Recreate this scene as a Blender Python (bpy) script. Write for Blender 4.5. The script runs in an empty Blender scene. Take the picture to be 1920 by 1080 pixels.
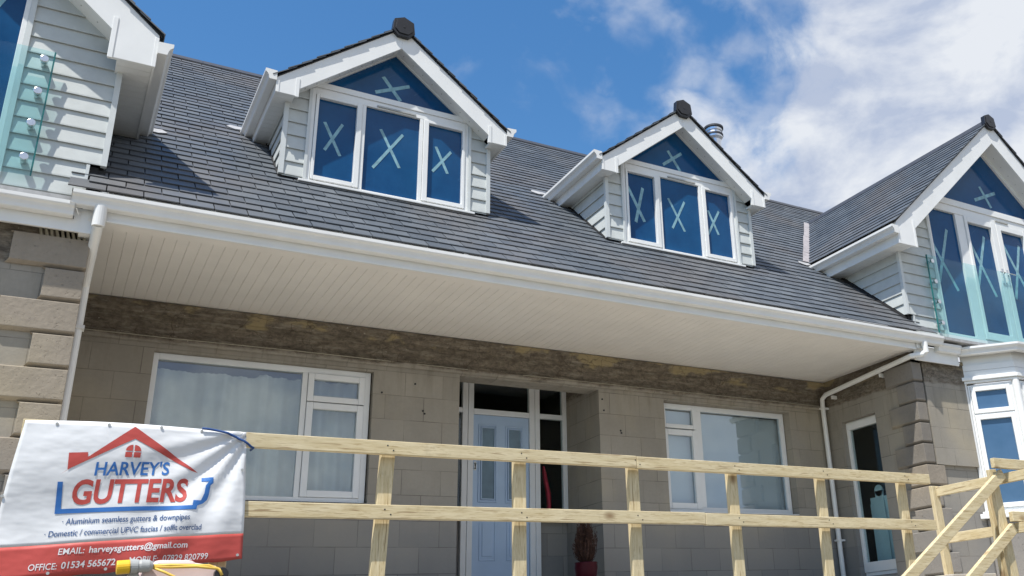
import bpy, bmesh, math, random
from mathutils import Vector, Matrix
random.seed(7)
R = math.radians
S = bpy.context.scene
COL = S.collection

# ------------------------------------------------------------------ camera, world, sun, exposure
cd = bpy.data.cameras.new("camera"); cam = bpy.data.objects.new("camera", cd); COL.objects.link(cam)
rt, dn, fw = (0.848, -0.527, -0.053), (0.148, 0.332, -0.932), (0.508, 0.782, 0.360)
f_ = Vector(fw).normalized(); r_ = (Vector(rt) - f_ * Vector(rt).dot(f_)).normalized(); u_ = r_.cross(f_)
cam.matrix_world = Matrix(((r_.x, u_.x, -f_.x, 0), (r_.y, u_.y, -f_.y, 0), (r_.z, u_.z, -f_.z, 0), (0, 0, 0, 1)))
cd.sensor_width = 36; cd.lens = 32.99; cd.shift_x = -0.1334; cd.shift_y = -0.0088
cd.clip_start = 0.05; cd.clip_end = 2000
S.camera = cam
S.view_settings.view_transform = 'Standard'; S.view_settings.look = 'None'
S.view_settings.exposure = 0.30; S.view_settings.gamma = 1.0

SUN = Vector((-0.45, -0.286, 1.0)).normalized()
sl = bpy.data.lights.new("sun", 'SUN'); sl.energy = 4.9; sl.angle = R(0.53); sl.color = (1.0, 0.955, 0.88)
so = bpy.data.objects.new("sun", sl); COL.objects.link(so)
so.rotation_euler = (-SUN).to_track_quat('-Z', 'Y').to_euler(); so.location = (-6, -4, 12)

W = bpy.data.worlds.new("World"); S.world = W; W.use_nodes = True
wt = W.node_tree; wt.nodes.clear()
def wn(t, **k):
    n = wt.nodes.new(t)
    for a, v in k.items(): setattr(n, a, v)
    return n
def wmath(op, a, b=None, clamp=False):
    n = wn('ShaderNodeMath', operation=op, use_clamp=clamp)
    for i, v in enumerate((a, b)):
        if v is None: continue
        if isinstance(v, (int, float)): n.inputs[i].default_value = v
        else: wt.links.new(v, n.inputs[i])
    return n.outputs[0]
sky = wn('ShaderNodeTexSky', sky_type='NISHITA', sun_disc=False)
sky.sun_elevation = math.asin(SUN.z); sky.sun_rotation = math.atan2(SUN.x, SUN.y) % (2 * math.pi)
sky.air_density = 1.3; sky.dust_density = 0.6; sky.ozone_density = 4.0; sky.altitude = 50
tc = wn('ShaderNodeTexCoord')
def wdot(v):
    n = wn('ShaderNodeVectorMath', operation='DOT_PRODUCT'); wt.links.new(tc.outputs['Generated'], n.inputs[0]); n.inputs[1].default_value = v
    return n.outputs['Value']
def wnoise(scale, detail, rough, loc=(0, 0, 0), stretch=(1, 1, 1), dist=0.0):
    m = wn('ShaderNodeMapping'); m.inputs['Location'].default_value = loc; m.inputs['Scale'].default_value = stretch
    wt.links.new(tc.outputs['Generated'], m.inputs['Vector'])
    n = wn('ShaderNodeTexNoise'); n.inputs['Scale'].default_value = scale; n.inputs['Detail'].default_value = detail
    n.inputs['Roughness'].default_value = rough; n.inputs['Distortion'].default_value = dist
    wt.links.new(m.outputs[0], n.inputs['Vector'])
    return n.outputs['Fac']
bias = wmath('MULTIPLY', wdot((0.9, -0.4, -0.3)), 1.35)
big = wnoise(8.0, 9, 0.56, (3.1, 1.7, 0.4), (1, 1, 1.25), 0.25)
dens = wmath('ADD', wmath('SUBTRACT', wmath('MULTIPLY', big, 1.15), 0.065), bias)
mr = wn('ShaderNodeMapRange', interpolation_type='SMOOTHSTEP'); wt.links.new(dens, mr.inputs[0])
mr.inputs[1].default_value = 0.43; mr.inputs[2].default_value = 0.76
wisp = wnoise(15.0, 5, 0.5, (0.7, 2.3, 5.1), (1, 1, 1.2), 0.2)
wd = wmath('ADD', wmath('MULTIPLY', wisp, 1.0), wmath('MULTIPLY', bias, 0.62))
wm = wn('ShaderNodeMapRange', interpolation_type='SMOOTHSTEP'); wt.links.new(wd, wm.inputs[0])
wm.inputs[1].default_value = 0.43; wm.inputs[2].default_value = 0.82; wm.inputs[4].default_value = 0.55
cover = wmath('MAXIMUM', mr.outputs[0], wm.outputs[0])
shade = wnoise(7.5, 7, 0.55, (1.3, 5.2, 2.2), (1, 1, 1.9), 0.3)
cr = wn('ShaderNodeMapRange'); wt.links.new(shade, cr.inputs[0]); cr.inputs[1].default_value = 0.40; cr.inputs[2].default_value = 0.57
cmix = wn('ShaderNodeMix', data_type='RGBA'); wt.links.new(cr.outputs[0], cmix.inputs['Factor'])
cmix.inputs['A'].default_value = (3.9, 4.5, 5.8, 1); cmix.inputs['B'].default_value = (6.5, 6.8, 7.3, 1)
hs = wn('ShaderNodeHueSaturation'); hs.inputs['Saturation'].default_value = 1.25; hs.inputs['Value'].default_value = 1.32
wt.links.new(sky.outputs[0], hs.inputs['Color'])
smix = wn('ShaderNodeMix', data_type='RGBA'); wt.links.new(cover, smix.inputs['Factor'])
wt.links.new(hs.outputs[0], smix.inputs['A']); wt.links.new(cmix.outputs['Result'], smix.inputs['B'])
bg = wn('ShaderNodeBackground'); bg.inputs['Strength'].default_value = 0.10
wt.links.new(smix.outputs['Result'], bg.inputs['Color'])
wo = wn('ShaderNodeOutputWorld'); wt.links.new(bg.outputs[0], wo.inputs['Surface'])

# ------------------------------------------------------------------ materials
class NT:
    def __init__(s, name):
        s.m = bpy.data.materials.new(name); s.m.use_nodes = True; s.t = s.m.node_tree
        s.b = s.t.nodes['Principled BSDF']; s.out = s.t.nodes['Material Output']
        s.geo = s.t.nodes.new('ShaderNodeNewGeometry')
    def n(s, t, **k):
        x = s.t.nodes.new(t)
        for a, v in k.items(): setattr(x, a, v)
        return x
    def link(s, a, b): s.t.links.new(a, b)
    def pos(s, scale=(1, 1, 1), loc=(0, 0, 0), swiz=None):
        src = s.geo.outputs['Position']
        if swiz:
            sp = s.n('ShaderNodeSeparateXYZ'); s.link(src, sp.inputs[0]); cb = s.n('ShaderNodeCombineXYZ')
            for i, c in enumerate(swiz):
                s.link(sp.outputs['XYZ'.index(c)], cb.inputs[i])
            src = cb.outputs[0]
        m = s.n('ShaderNodeMapping'); m.inputs['Scale'].default_value = scale; m.inputs['Location'].default_value = loc
        s.link(src, m.inputs['Vector']); return m.outputs[0]
    def noise(s, scale, detail=4, rough=0.55, vec=None):
        x = s.n('ShaderNodeTexNoise'); x.inputs['Scale'].default_value = scale; x.inputs['Detail'].default_value = detail
        x.inputs['Roughness'].default_value = rough; s.link(vec or s.pos(), x.inputs['Vector']); return x.outputs['Fac']
    def rng(s, v, a, b, c=0.0, d=1.0):
        x = s.n('ShaderNodeMapRange'); s.link(v, x.inputs[0])
        for i, q in enumerate((a, b, c, d)): x.inputs[1 + i].default_value = q
        return x.outputs[0]
    def mix(s, f, a, b, blend='MIX'):
        x = s.n('ShaderNodeMix', data_type='RGBA', blend_type=blend)
        for k, v in (('Factor', f), ('A', a), ('B', b)):
            if isinstance(v, (int, float)): x.inputs[k].default_value = v
            elif isinstance(v, tuple): x.inputs[k].default_value = (*v, 1)
            else: s.link(v, x.inputs[k])
        return x.outputs['Result']
    def math(s, op, a, b=0.0):
        x = s.n('ShaderNodeMath', operation=op)
        for i, v in enumerate((a, b)):
            if isinstance(v, (int, float)): x.inputs[i].default_value = v
            else: s.link(v, x.inputs[i])
        return x.outputs[0]
    def bump(s, h, strength=0.3, dist=0.01):
        x = s.n('ShaderNodeBump'); x.inputs['Strength'].default_value = strength; x.inputs['Distance'].default_value = dist
        s.link(h, x.inputs['Height']); s.link(x.outputs[0], s.b.inputs['Normal'])
    def set(s, color=None, rough=0.5, spec=0.5, metal=0.0):
        if isinstance(color, tuple): s.b.inputs['Base Color'].default_value = (*color, 1)
        elif color is not None: s.link(color, s.b.inputs['Base Color'])
        if isinstance(rough, (int, float)): s.b.inputs['Roughness'].default_value = rough
        else: s.link(rough, s.b.inputs['Roughness'])
        s.b.inputs['Specular IOR Level'].default_value = spec; s.b.inputs['Metallic'].default_value = metal
        return s.m

def simple(name, c, rough=0.5, amt=0.12, scale=6.0, spec=0.5, metal=0.0, bump=0.0, bscale=60.0):
    k = NT(name); v = k.rng(k.noise(scale, 5), 0.3, 0.7)
    d = tuple(x * (1 - amt) for x in c); l = tuple(min(1, x * (1 + amt * 0.5)) for x in c)
    if bump: k.bump(k.noise(bscale, 4), bump, 0.004)
    return k.set(k.mix(v, d, l), rough, spec, metal)

def stone(name, swiz, base=(0.295, 0.272, 0.232), joints=True, stains=True, zoff=0.02):
    k = NT(name)
    p = k.pos(swiz=swiz)
    n1 = k.noise(1.3, 6, 0.6); n2 = k.noise(28, 5, 0.6); streak = k.noise(1.0, 5, 0.6, k.pos((5, 5, 0.6)))
    c = k.mix(k.rng(n1, 0.3, 0.7), tuple(x * 0.84 for x in base), tuple(x * 1.12 for x in base))
    c = k.mix(k.rng(n2, 0.35, 0.75, 0, 0.35), c, tuple(x * 0.72 for x in base))
    c = k.mix(k.rng(streak, 0.5, 0.8, 0, 0.35), c, (0.19, 0.165, 0.13))
    c = k.mix(k.rng(k.noise(0.9, 4, 0.5, k.pos(loc=(7, 2, 3))), 0.5, 0.68, 0, 0.5), c, (0.42, 0.36, 0.25))
    sp = k.n('ShaderNodeSeparateXYZ'); k.link(k.geo.outputs['Position'], sp.inputs[0]); z = sp.outputs[2]
    # cooler, painted-over lower part of the wall
    low = k.rng(k.math('ADD', z, k.math('MULTIPLY', n1, 0.5)), 1.95, 1.45)
    c = k.mix(k.math('MULTIPLY', low, 0.65), c, (0.19, 0.19, 0.192))
    h = n2
    if joints:
        br = k.n('ShaderNodeTexBrick'); m = k.n('ShaderNodeMapping'); m.inputs['Location'].default_value = (0.08, zoff, 0)
        k.link(p, m.inputs['Vector']); k.link(m.outputs[0], br.inputs['Vector'])
        br.inputs['Scale'].default_value = 1.0; br.inputs['Brick Width'].default_value = 0.436; br.inputs['Row Height'].default_value = 0.27
        br.inputs['Mortar Size'].default_value = 0.0038; br.inputs['Mortar Smooth'].default_value = 0.3; br.inputs['Bias'].default_value = 0.0
        br.inputs['Color1'].default_value = (0, 0, 0, 1); br.inputs['Color2'].default_value = (1, 1, 1, 1)
        tone = k.n('ShaderNodeSeparateColor'); k.link(br.outputs['Color'], tone.inputs[0])
        c = k.mix(k.math('MULTIPLY', tone.outputs[0], 0.34), c, tuple(x * 1.25 for x in base))
        jf = k.math('MULTIPLY', br.outputs['Fac'], k.rng(k.noise(2.1, 3), 0.38, 0.62, 0.08, 0.8))
        c = k.mix(jf, c, (0.10, 0.085, 0.07))
        h = k.math('SUBTRACT', n2, k.math('MULTIPLY', br.outputs['Fac'], 1.3))
    if stains:
        zz = k.math('ADD', z, k.math('MULTIPLY', k.noise(2.6, 6, 0.65), 0.16))
        band = k.rng(zz, 3.085, 3.12)
        brown = k.mix(k.rng(k.noise(4.5, 6, 0.7, k.pos((1, 1, 3))), 0.35, 0.68), (0.095, 0.078, 0.06), (0.25, 0.21, 0.16))
        fine = k.noise(17, 7, 0.72, k.pos((1, 1, 1.6))); smear = k.noise(3.2, 7, 0.7, k.pos((1.0, 1.0, 5.5), (2, 0, 1)))
        brown = k.mix(k.rng(fine, 0.42, 0.62, 0, 0.75), brown, (0.045, 0.036, 0.028))
        brown = k.mix(k.rng(smear, 0.52, 0.64, 0, 0.7), brown, (0.27, 0.245, 0.20))
        brown = k.mix(k.rng(k.noise(34, 3, 0.5), 0.70, 0.75, 0, 0.8), brown, (0.45, 0.43, 0.37))
        c = k.mix(k.math('MULTIPLY', band, 0.92), c, brown); h = k.math('ADD', h, k.math('MULTIPLY', band, k.math('MULTIPLY', k.math('ADD', fine, smear), 2.0)))
        drip = k.rng(k.noise(2.0, 5, 0.6, k.pos((6, 6, 0.8), (1, 1, 0))), 0.5, 0.75)
        c = k.mix(k.math('MULTIPLY', drip, k.math('MULTIPLY', k.rng(z, 2.45, 3.1), 0.5)), c, (0.11, 0.09, 0.065))
        och = k.math('MULTIPLY', k.rng(k.noise(1.5, 5, 0.6, k.pos((1, 1, 2.5), (3.3, 0, 0.4))), 0.54, 0.60), k.rng(zz, 3.29, 3.33))
        c = k.mix(k.math('MULTIPLY', och, 0.8), c, (0.33, 0.27, 0.15))
        # leftover adhesive swirls
        vo = k.n('ShaderNodeTexVoronoi', feature='DISTANCE_TO_EDGE'); vo.inputs['Scale'].default_value = 4.5
        wv = k.n('ShaderNodeVectorMath', operation='ADD'); nz = k.n('ShaderNodeTexNoise'); nz.inputs['Scale'].default_value = 7.0; k.link(k.pos(), nz.inputs['Vector'])
        sc = k.n('ShaderNodeVectorMath', operation='SCALE'); sc.inputs['Scale'].default_value = 0.22; k.link(nz.outputs['Color'], sc.inputs[0]); k.link(k.pos((1, 1, 1.1)), wv.inputs[0]); k.link(sc.outputs[0], wv.inputs[1])
        k.link(wv.outputs[0], vo.inputs['Vector'])
        sw = k.math('MULTIPLY', k.rng(vo.outputs['Distance'], 0.03, 0.01), k.math('MULTIPLY', band, k.rng(k.noise(2.2, 2), 0.46, 0.56)))
        c = k.mix(k.math('MULTIPLY', sw, 0.5), c, (0.05, 0.038, 0.026))
    if not joints:
        pits = k.rng(k.noise(38, 4, 0.6), 0.62, 0.72); c = k.mix(k.math('MULTIPLY', pits, 0.5), c, tuple(x * 0.5 for x in base))
        h = k.math('SUBTRACT', k.math('ADD', n2, k.math('MULTIPLY', k.noise(9, 4), 1.2)), pits)
    k.bump(h, 0.35 if joints else 0.5, 0.006 if joints else 0.008)
    return k.set(c, 0.85, 0.25)

def slate_mat():
    k = NT("slate")
    at = k.n('ShaderNodeAttribute'); at.attribute_name = "tone"
    c = k.mix(at.outputs['Fac'], (0.066, 0.080, 0.098), (0.110, 0.127, 0.146))
    c = k.mix(k.rng(k.noise(14, 5, 0.65), 0.4, 0.7, 0, 0.45), c, (0.088, 0.095, 0.103))
    dust = k.rng(k.noise(0.55, 5, 0.6, k.pos(loc=(2.2, 0.4, 0))), 0.48, 0.70, 0, 0.5)
    c = k.mix(dust, c, (0.135, 0.115, 0.10))
    sp = k.rng(k.noise(55, 2, 0.5), 0.74, 0.80, 0, 0.7)
    c = k.mix(sp, c, (0.3, 0.29, 0.28))
    k.bump(k.noise(45, 5, 0.7, k.pos((1, 1, 1))), 0.3, 0.004)
    return k.set(c, k.rng(k.noise(6, 4), 0.3, 0.7, 0.45, 0.62), 0.5)

def wood_mat(name, sc):
    k = NT(name)
    g = k.noise(9, 6, 0.65, k.pos(sc)); g2 = k.noise(26, 3, 0.5, k.pos(sc)); big = k.noise(0.9, 3)
    c = k.mix(k.rng(g, 0.3, 0.7), (0.52, 0.415, 0.225), (0.72, 0.62, 0.41))
    c = k.mix(k.rng(g2, 0.56, 0.70, 0, 0.7), c, (0.36, 0.25, 0.115))
    c = k.mix(k.rng(big, 0.35, 0.7, 0, 0.4), c, (0.62, 0.55, 0.38))
    vo = k.n('ShaderNodeTexVoronoi'); vo.inputs['Scale'].default_value = 4.6
    k.link(k.pos(tuple(min(1.0, max(0.5, q * 0.16)) for q in sc)), vo.inputs['Vector'])
    kn = k.rng(vo.outputs['Distance'], 0.16, 0.06)
    c = k.mix(k.math('MULTIPLY', kn, 0.8), c, (0.22, 0.13, 0.06))
    cr = k.noise(13, 2, 0.4, k.pos(tuple(q * (0.5 if q < 1 else 1.4) for q in sc), (3, 1, 2)))
    c = k.mix(k.math('MULTIPLY', k.rng(cr, 0.66, 0.70), 0.7), c, (0.24, 0.15, 0.07))
    dirt = k.noise(5, 6, 0.75); c = k.mix(k.rng(dirt, 0.6, 0.75, 0, 0.5), c, (0.36, 0.29, 0.18))
    k.bump(g, 0.2, 0.003)
    return k.set(c, 0.7, 0.3)

def film_glass():
    k = NT("blue_window_glass")
    sm = k.rng(k.noise(2.2, 6, 0.65, k.pos((1, 1, 1))), 0.35, 0.75)
    c = k.mix(sm, (0.003, 0.048, 0.145), (0.010, 0.082, 0.215))
    # dusty scuffs left by the glaziers: thin diagonal smears
    mp = k.n('ShaderNodeMapping'); mp.inputs['Rotation'].default_value = (0, R(38), 0); k.link(k.geo.outputs['Position'], mp.inputs['Vector'])
    m2 = k.n('ShaderNodeMapping'); m2.inputs['Scale'].default_value = (1.1, 1.1, 9); k.link(mp.outputs[0], m2.inputs['Vector'])
    w = k.noise(2.2, 7, 0.72, m2.outputs[0])
    c = k.mix(k.math('MULTIPLY', k.rng(w, 0.60, 0.76, 0, 0.55), k.rng(k.noise(1.7, 3), 0.42, 0.6)), c, (0.12, 0.24, 0.36))
    grad = k.noise(0.9, 3, 0.5, k.pos((1, 1, 1), (4, 1, 2)))
    c = k.mix(k.rng(grad, 0.4, 0.65, 0, 0.35), c, (0.012, 0.11, 0.25))
    return k.set(c, k.rng(k.noise(4, 4), 0.3, 0.7, 0.04, 0.10), 0.26)

def clear_glass(name, tint=(1, 1, 1), ior=1.5, scale=1.0, rough=0.0):
    k = NT(name); t = k.t
    tr = k.n('ShaderNodeBsdfTransparent'); tr.inputs[0].default_value = (*tint, 1)
    gl = k.n('ShaderNodeBsdfGlossy'); gl.inputs['Roughness'].default_value = rough; gl.inputs[0].default_value = (0.9, 0.95, 1, 1)
    dt = k.n('ShaderNodeVectorMath', operation='DOT_PRODUCT'); k.link(k.geo.outputs['Incoming'], dt.inputs[0]); k.link(k.geo.outputs['Normal'], dt.inputs[1])
    gz_ = k.math('POWER', k.math('SUBTRACT', 1.0, k.math('ABSOLUTE', dt.outputs['Value'])), 5.0); fres = k.math('ADD', k.math('MULTIPLY', gz_, 0.95), 0.045)
    mx = k.n('ShaderNodeMixShader'); k.link(k.math('MINIMUM', k.math('MULTIPLY', fres, scale), 1.0), mx.inputs[0]); k.link(tr.outputs[0], mx.inputs[1]); k.link(gl.outputs[0], mx.inputs[2])
    k.link(mx.outputs[0], k.out.inputs['Surface']); t.nodes.remove(k.b)
    return k.m

def banner_mat(name, c, rough=0.45):
    k = NT(name)
    v = k.noise(3.5, 4, 0.5)
    k.bump(k.noise(2.6, 3, 0.45, k.pos((1, 1, 1.7))), 0.45, 0.06)
    return k.set(k.mix(k.rng(v, 0.35, 0.7), tuple(x * 0.93 for x in c), c), rough, 0.4)

M = {}
M['stone'] = stone("blockwork_stone", 'XZY'); M['stone_side'] = stone("blockwork_stone_return", 'YZX')
M['quoin'] = stone("quoin_stone", 'XZY', (0.30, 0.26, 0.21), joints=False, stains=False)
M['quoin_shaded'] = stone("shaded_quoin_stone", 'XZY', (0.225, 0.205, 0.18), joints=False, stains=False)  # upper right corner blocks: a cast shadow put into the stone colour
M['mortar'] = simple("bare_mortar", (0.42, 0.39, 0.31), 0.9, 0.3, 30, 0.2)
M['slate'] = slate_mat(); M['ridge'] = simple("dark_ridge_tile", (0.045, 0.047, 0.055), 0.55, 0.2, 9)
M['cap'] = simple("black_plastic", (0.018, 0.018, 0.021), 0.38, 0.2, 20)
M['white'] = simple("white_plastic_trim", (0.79, 0.80, 0.79), 0.32, 0.05, 4)
M['gutter'] = simple("white_aluminium", (0.76, 0.765, 0.75), 0.30, 0.05, 4)
M['soffit'] = simple("cream_soffit_board", (0.80, 0.775, 0.735), 0.45, 0.05, 3)
M['groove'] = simple("soffit_groove", (0.62, 0.58, 0.52), 0.7, 0.1, 8)
M['clad'] = simple("pale_grey_cladding", (0.535, 0.565, 0.555), 0.55, 0.09, 7, 0.4, bump=0.12, bscale=70)
M['cladtrim'] = simple("pale_cladding_trim", (0.60, 0.63, 0.625), 0.45, 0.06, 6)
M['lead'] = simple("lead_flashing", (0.34, 0.315, 0.315), 0.6, 0.25, 9)
M['leadpale'] = simple("pale_lead_flashing", (0.40, 0.40, 0.40), 0.55, 0.25, 12)
M['dark'] = simple("dark_underlay", (0.02, 0.02, 0.022), 0.8, 0.2, 9)
M['film'] = film_glass()
M['glass'] = clear_glass("clear_window_glass", (0.86, 0.91, 0.94), 1.5, 2.7)
M['darkglass'] = clear_glass("dark_door_glass", (0.85, 0.9, 0.9), 1.5, 0.8)
M['balcony'] = clear_glass("teal_balustrade_glass", (0.84, 0.955, 0.96), 1.5, 0.6)
M['edge'] = simple("green_glass_edge", (0.02, 0.16, 0.16), 0.15, 0.2, 9)
M['tape'] = simple("pale_masking_tape", (0.23, 0.43, 0.50), 0.55, 0.35, 14)
M['steel'] = simple("brushed_steel", (0.72, 0.73, 0.74), 0.22, 0.1, 15, metal=1.0)
M['pvcgrey'] = simple("white_frame_paint", (0.72, 0.74, 0.75), 0.35, 0.05, 5)
M['door'] = simple("pale_blue_door_paint", (0.40, 0.535, 0.72), 0.38, 0.05, 4)
M['doorpanel'] = simple("blue_grey_obscure_glass", (0.10, 0.18, 0.24), 0.12, 0.25, 5, 0.6)
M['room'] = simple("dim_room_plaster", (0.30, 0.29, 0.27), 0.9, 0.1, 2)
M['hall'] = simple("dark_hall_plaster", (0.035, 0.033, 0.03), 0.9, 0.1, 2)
M['curtain'] = simple("ivory_curtain_cloth", (0.66, 0.635, 0.53), 0.85, 0.12, 5, 0.2, bump=0.2, bscale=90)
M['blind'] = simple("pale_grey_blind_cloth", (0.66, 0.68, 0.67), 0.8, 0.05, 3, 0.3)
M['woodx'] = wood_mat("sawn_pine_lengthwise", (0.5, 5, 5)); M['woodz'] = wood_mat("sawn_pine_upright", (5, 5, 0.5)); M['woody'] = wood_mat("sawn_pine_crosswise", (5, 0.5, 5))
M['concrete'] = simple("pale_concrete", (0.60, 0.56, 0.49), 0.85, 0.15, 1.5, 0.3, bump=0.2, bscale=25)
M['ground'] = simple("sandy_ground", (0.17, 0.155, 0.125), 0.95, 0.3, 0.6, 0.2, bump=0.4, bscale=8)
M['bwhite'] = banner_mat("white_banner_vinyl", (0.76, 0.775, 0.79)); M['bred'] = banner_mat("red_banner_vinyl", (0.50, 0.075, 0.062))
M['bblue'] = banner_mat("blue_banner_print", (0.035, 0.16, 0.47)); M['bnavy'] = banner_mat("navy_banner_print", (0.045, 0.11, 0.27))
M['btext'] = banner_mat("white_banner_print", (0.74, 0.74, 0.75))
M['rope'] = simple("blue_rope_fibre", (0.015, 0.07, 0.24), 0.7, 0.3, 60)
M['yellow'] = simple("yellow_plastic", (0.82, 0.50, 0.02), 0.4, 0.1, 20)
M['cable'] = simple("yellow_cable_sheath", (0.80, 0.52, 0.09), 0.5, 0.1, 20)
M['greyplastic'] = simple("grey_plastic", (0.40, 0.41, 0.40), 0.45, 0.1, 20)
M['pink'] = simple("sun_bleached_pink_plastic", (0.74, 0.585, 0.555), 0.5, 0.1, 8)
M['red'] = simple("red_cloth", (0.85, 0.03, 0.08), 0.7, 0.2, 12)
M['pot'] = simple("glazed_maroon_pot", (0.055, 0.005, 0.011), 0.35, 0.2, 6, 0.15)
M['heather'] = simple("brown_red_twig_foliage", (0.075, 0.04, 0.03), 0.8, 0.4, 25, 0.2)
M['gate'] = simple("pale_blue_painted_board", (0.55, 0.74, 0.82), 0.5, 0.08, 5)

# ------------------------------------------------------------------ mesh helpers
class MB:
    def __init__(s): s.v = []; s.f = []; s.mi = []; s.tone = None
    def add(s, vs, fs, mi=0):
        o = len(s.v); s.v += [tuple(v) for v in vs]; s.f += [tuple(i + o for i in f) for f in fs]; s.mi += [mi] * len(fs); return s
    def box(s, x0, x1, y0, y1, z0, z1, mi=0):
        if x0 > x1: x0, x1 = x1, x0
        return s.add([(x0, y0, z0), (x1, y0, z0), (x1, y1, z0), (x0, y1, z0), (x0, y0, z1), (x1, y0, z1), (x1, y1, z1), (x0, y1, z1)],
                     [(3, 2, 1, 0), (4, 5, 6, 7), (0, 1, 5, 4), (1, 2, 6, 5), (2, 3, 7, 6), (3, 0, 4, 7)], mi)
    def prism(s, poly, ext, mi=0):
        n = len(poly); e = Vector(ext); p = [Vector(q) for q in poly]
        return s.add(p + [q + e for q in p], [tuple(range(n - 1, -1, -1)), tuple(range(n, 2 * n))] + [(i, (i + 1) % n, n + (i + 1) % n, n + i) for i in range(n)], mi)
    def beam(s, a, b, w, h, up=(0, 0, 1), mi=0):
        a = Vector(a); b = Vector(b); d = (b - a).normalized(); sd = d.cross(Vector(up)).normalized(); u = sd.cross(d)
        q = [sd * (i * w / 2) + u * (j * h / 2) for i, j in ((-1, -1), (1, -1), (1, 1), (-1, 1))]
        return s.prism([a + x for x in q], b - a, mi)
    def tube(s, pts, r, n=14, mi=0, caps=True):
        pts = [Vector(p) for p in pts]; rs = r if isinstance(r, (list, tuple)) else [r] * len(pts)
        rings = []; prev = None
        for i, p in enumerate(pts):
            d = (pts[min(i + 1, len(pts) - 1)] - pts[max(i - 1, 0)]).normalized()
            ref = prev if prev is not None and abs(prev.dot(d)) < 0.95 else (Vector((0, 0, 1)) if abs(d.z) < 0.9 else Vector((1, 0, 0)))
            a = (ref - d * ref.dot(d)).normalized(); prev = a; b = d.cross(a)
            rings.append([p + (a * math.cos(2 * math.pi * k / n) + b * math.sin(2 * math.pi * k / n)) * rs[i] for k in range(n)])
        fs = []
        for i in range(len(pts) - 1):
            for k in range(n):
                fs.append((i * n + k, i * n + (k + 1) % n, (i + 1) * n + (k + 1) % n, (i + 1) * n + k))
        if caps: fs += [tuple(range(n - 1, -1, -1)), tuple((len(pts) - 1) * n + k for k in range(n))]
        return s.add([v for rg in rings for v in rg], fs, mi)
    def cut(s, pt, no):
        """keep the side the normal points away from"""
        bm = bmesh.new(); vs = [bm.verts.new(v) for v in s.v]
        for f, mi in zip(s.f, s.mi):
            fc = bm.faces.new([vs[i] for i in f]); fc.material_index = mi
        bmesh.ops.bisect_plane(bm, geom=bm.verts[:] + bm.edges[:] + bm.faces[:], plane_co=pt, plane_no=no, clear_outer=True)
        bm.verts.index_update(); s.v = [tuple(v.co) for v in bm.verts]; s.f = [tuple(v.index for v in f.verts) for f in bm.faces]; s.mi = [f.material_index for f in bm.faces]
        bm.free(); return s
    def build(s, name, mats, parent=None, bevel=0.0, smooth=False):
        o0 = wloc(parent) if parent else Vector((0, 0, 0))
        me = bpy.data.meshes.new(name); me.from_pydata([tuple(Vector(v) - o0) for v in s.v], [], s.f)
        for m in (mats if isinstance(mats, (list, tuple)) else [mats]): me.materials.append(M[m])
        me.polygons.foreach_set('material_index', s.mi)
        if smooth: me.polygons.foreach_set('use_smooth', [True] * len(s.f))
        if s.tone:
            a = me.attributes.new('tone', 'FLOAT', 'FACE'); a.data.foreach_set('value', s.tone)
        me.validate(); me.update()
        bm = bmesh.new(); bm.from_mesh(me); bmesh.ops.recalc_face_normals(bm, faces=bm.faces[:]); bm.to_mesh(me); bm.free()
        o = bpy.data.objects.new(name, me); COL.objects.link(o)
        if parent: o.parent = parent
        if bevel:
            b = o.modifiers.new('bevel', 'BEVEL'); b.width = bevel; b.segments = 2; b.limit_method = 'ANGLE'; b.angle_limit = R(40)
        return o
def wloc(o):
    v = Vector((0, 0, 0))
    while o: v += o.location; o = o.parent
    return v
def tag(o, label=None, cat=None, group=None, kind=None):
    for k, v in (('label', label), ('category', cat), ('group', group), ('kind', kind)):
        if v: o[k] = v
    return o
def empty(name, loc, parent=None):
    o = bpy.data.objects.new(name, None); COL.objects.link(o); o.empty_display_size = 0.2
    if parent: o.parent = parent; o.location = Vector(loc) - wloc(parent)
    else: o.location = loc
    return o
def copy_tree(o, parent=None):
    c = o.copy(); COL.objects.link(c); c.parent = parent
    for ch in list(o.children): copy_tree(ch, c)
    return c

def holed_wall(mb, axis, c0, c1, a0, a1, z0, z1, holes, mi=0):
    """wall slab between planes c0..c1 (axis 'y' or 'x'), spanning a0..a1 and z0..z1 with rectangular holes (a0,a1,z0,z1)"""
    As = sorted({a0, a1, *[h[0] for h in holes], *[h[1] for h in holes]}); Zs = sorted({z0, z1, *[h[2] for h in holes], *[h[3] for h in holes]})
    P = (lambda a, c, z: (a, c, z)) if axis == 'y' else (lambda a, c, z: (c, a, z))
    def solid(i, j):
        if i < 0 or j < 0 or i >= len(As) - 1 or j >= len(Zs) - 1: return False
        am = (As[i] + As[i + 1]) / 2; zm = (Zs[j] + Zs[j + 1]) / 2
        return not any(h[0] < am < h[1] and h[2] < zm < h[3] for h in holes)
    for i in range(len(As) - 1):
        for j in range(len(Zs) - 1):
            if not solid(i, j): continue
            a, b, z, w = As[i], As[i + 1], Zs[j], Zs[j + 1]
            mb.add([P(a, c0, z), P(b, c0, z), P(b, c0, w), P(a, c0, w)], [(0, 1, 2, 3)], mi)
            mb.add([P(a, c1, z), P(b, c1, z), P(b, c1, w), P(a, c1, w)], [(3, 2, 1, 0)], mi)
            for di, dj, q in ((-1, 0, (a, z, a, w)), (1, 0, (b, z, b, w)), (0, -1, (a, z, b, z)), (0, 1, (a, w, b, w))):
                if not solid(i + di, j + dj):
                    mb.add([P(q[0], c0, q[1]), P(q[2], c0, q[3]), P(q[2], c1, q[3]), P(q[0], c1, q[1])], [(0, 1, 2, 3)], mi)
    return mb

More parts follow.
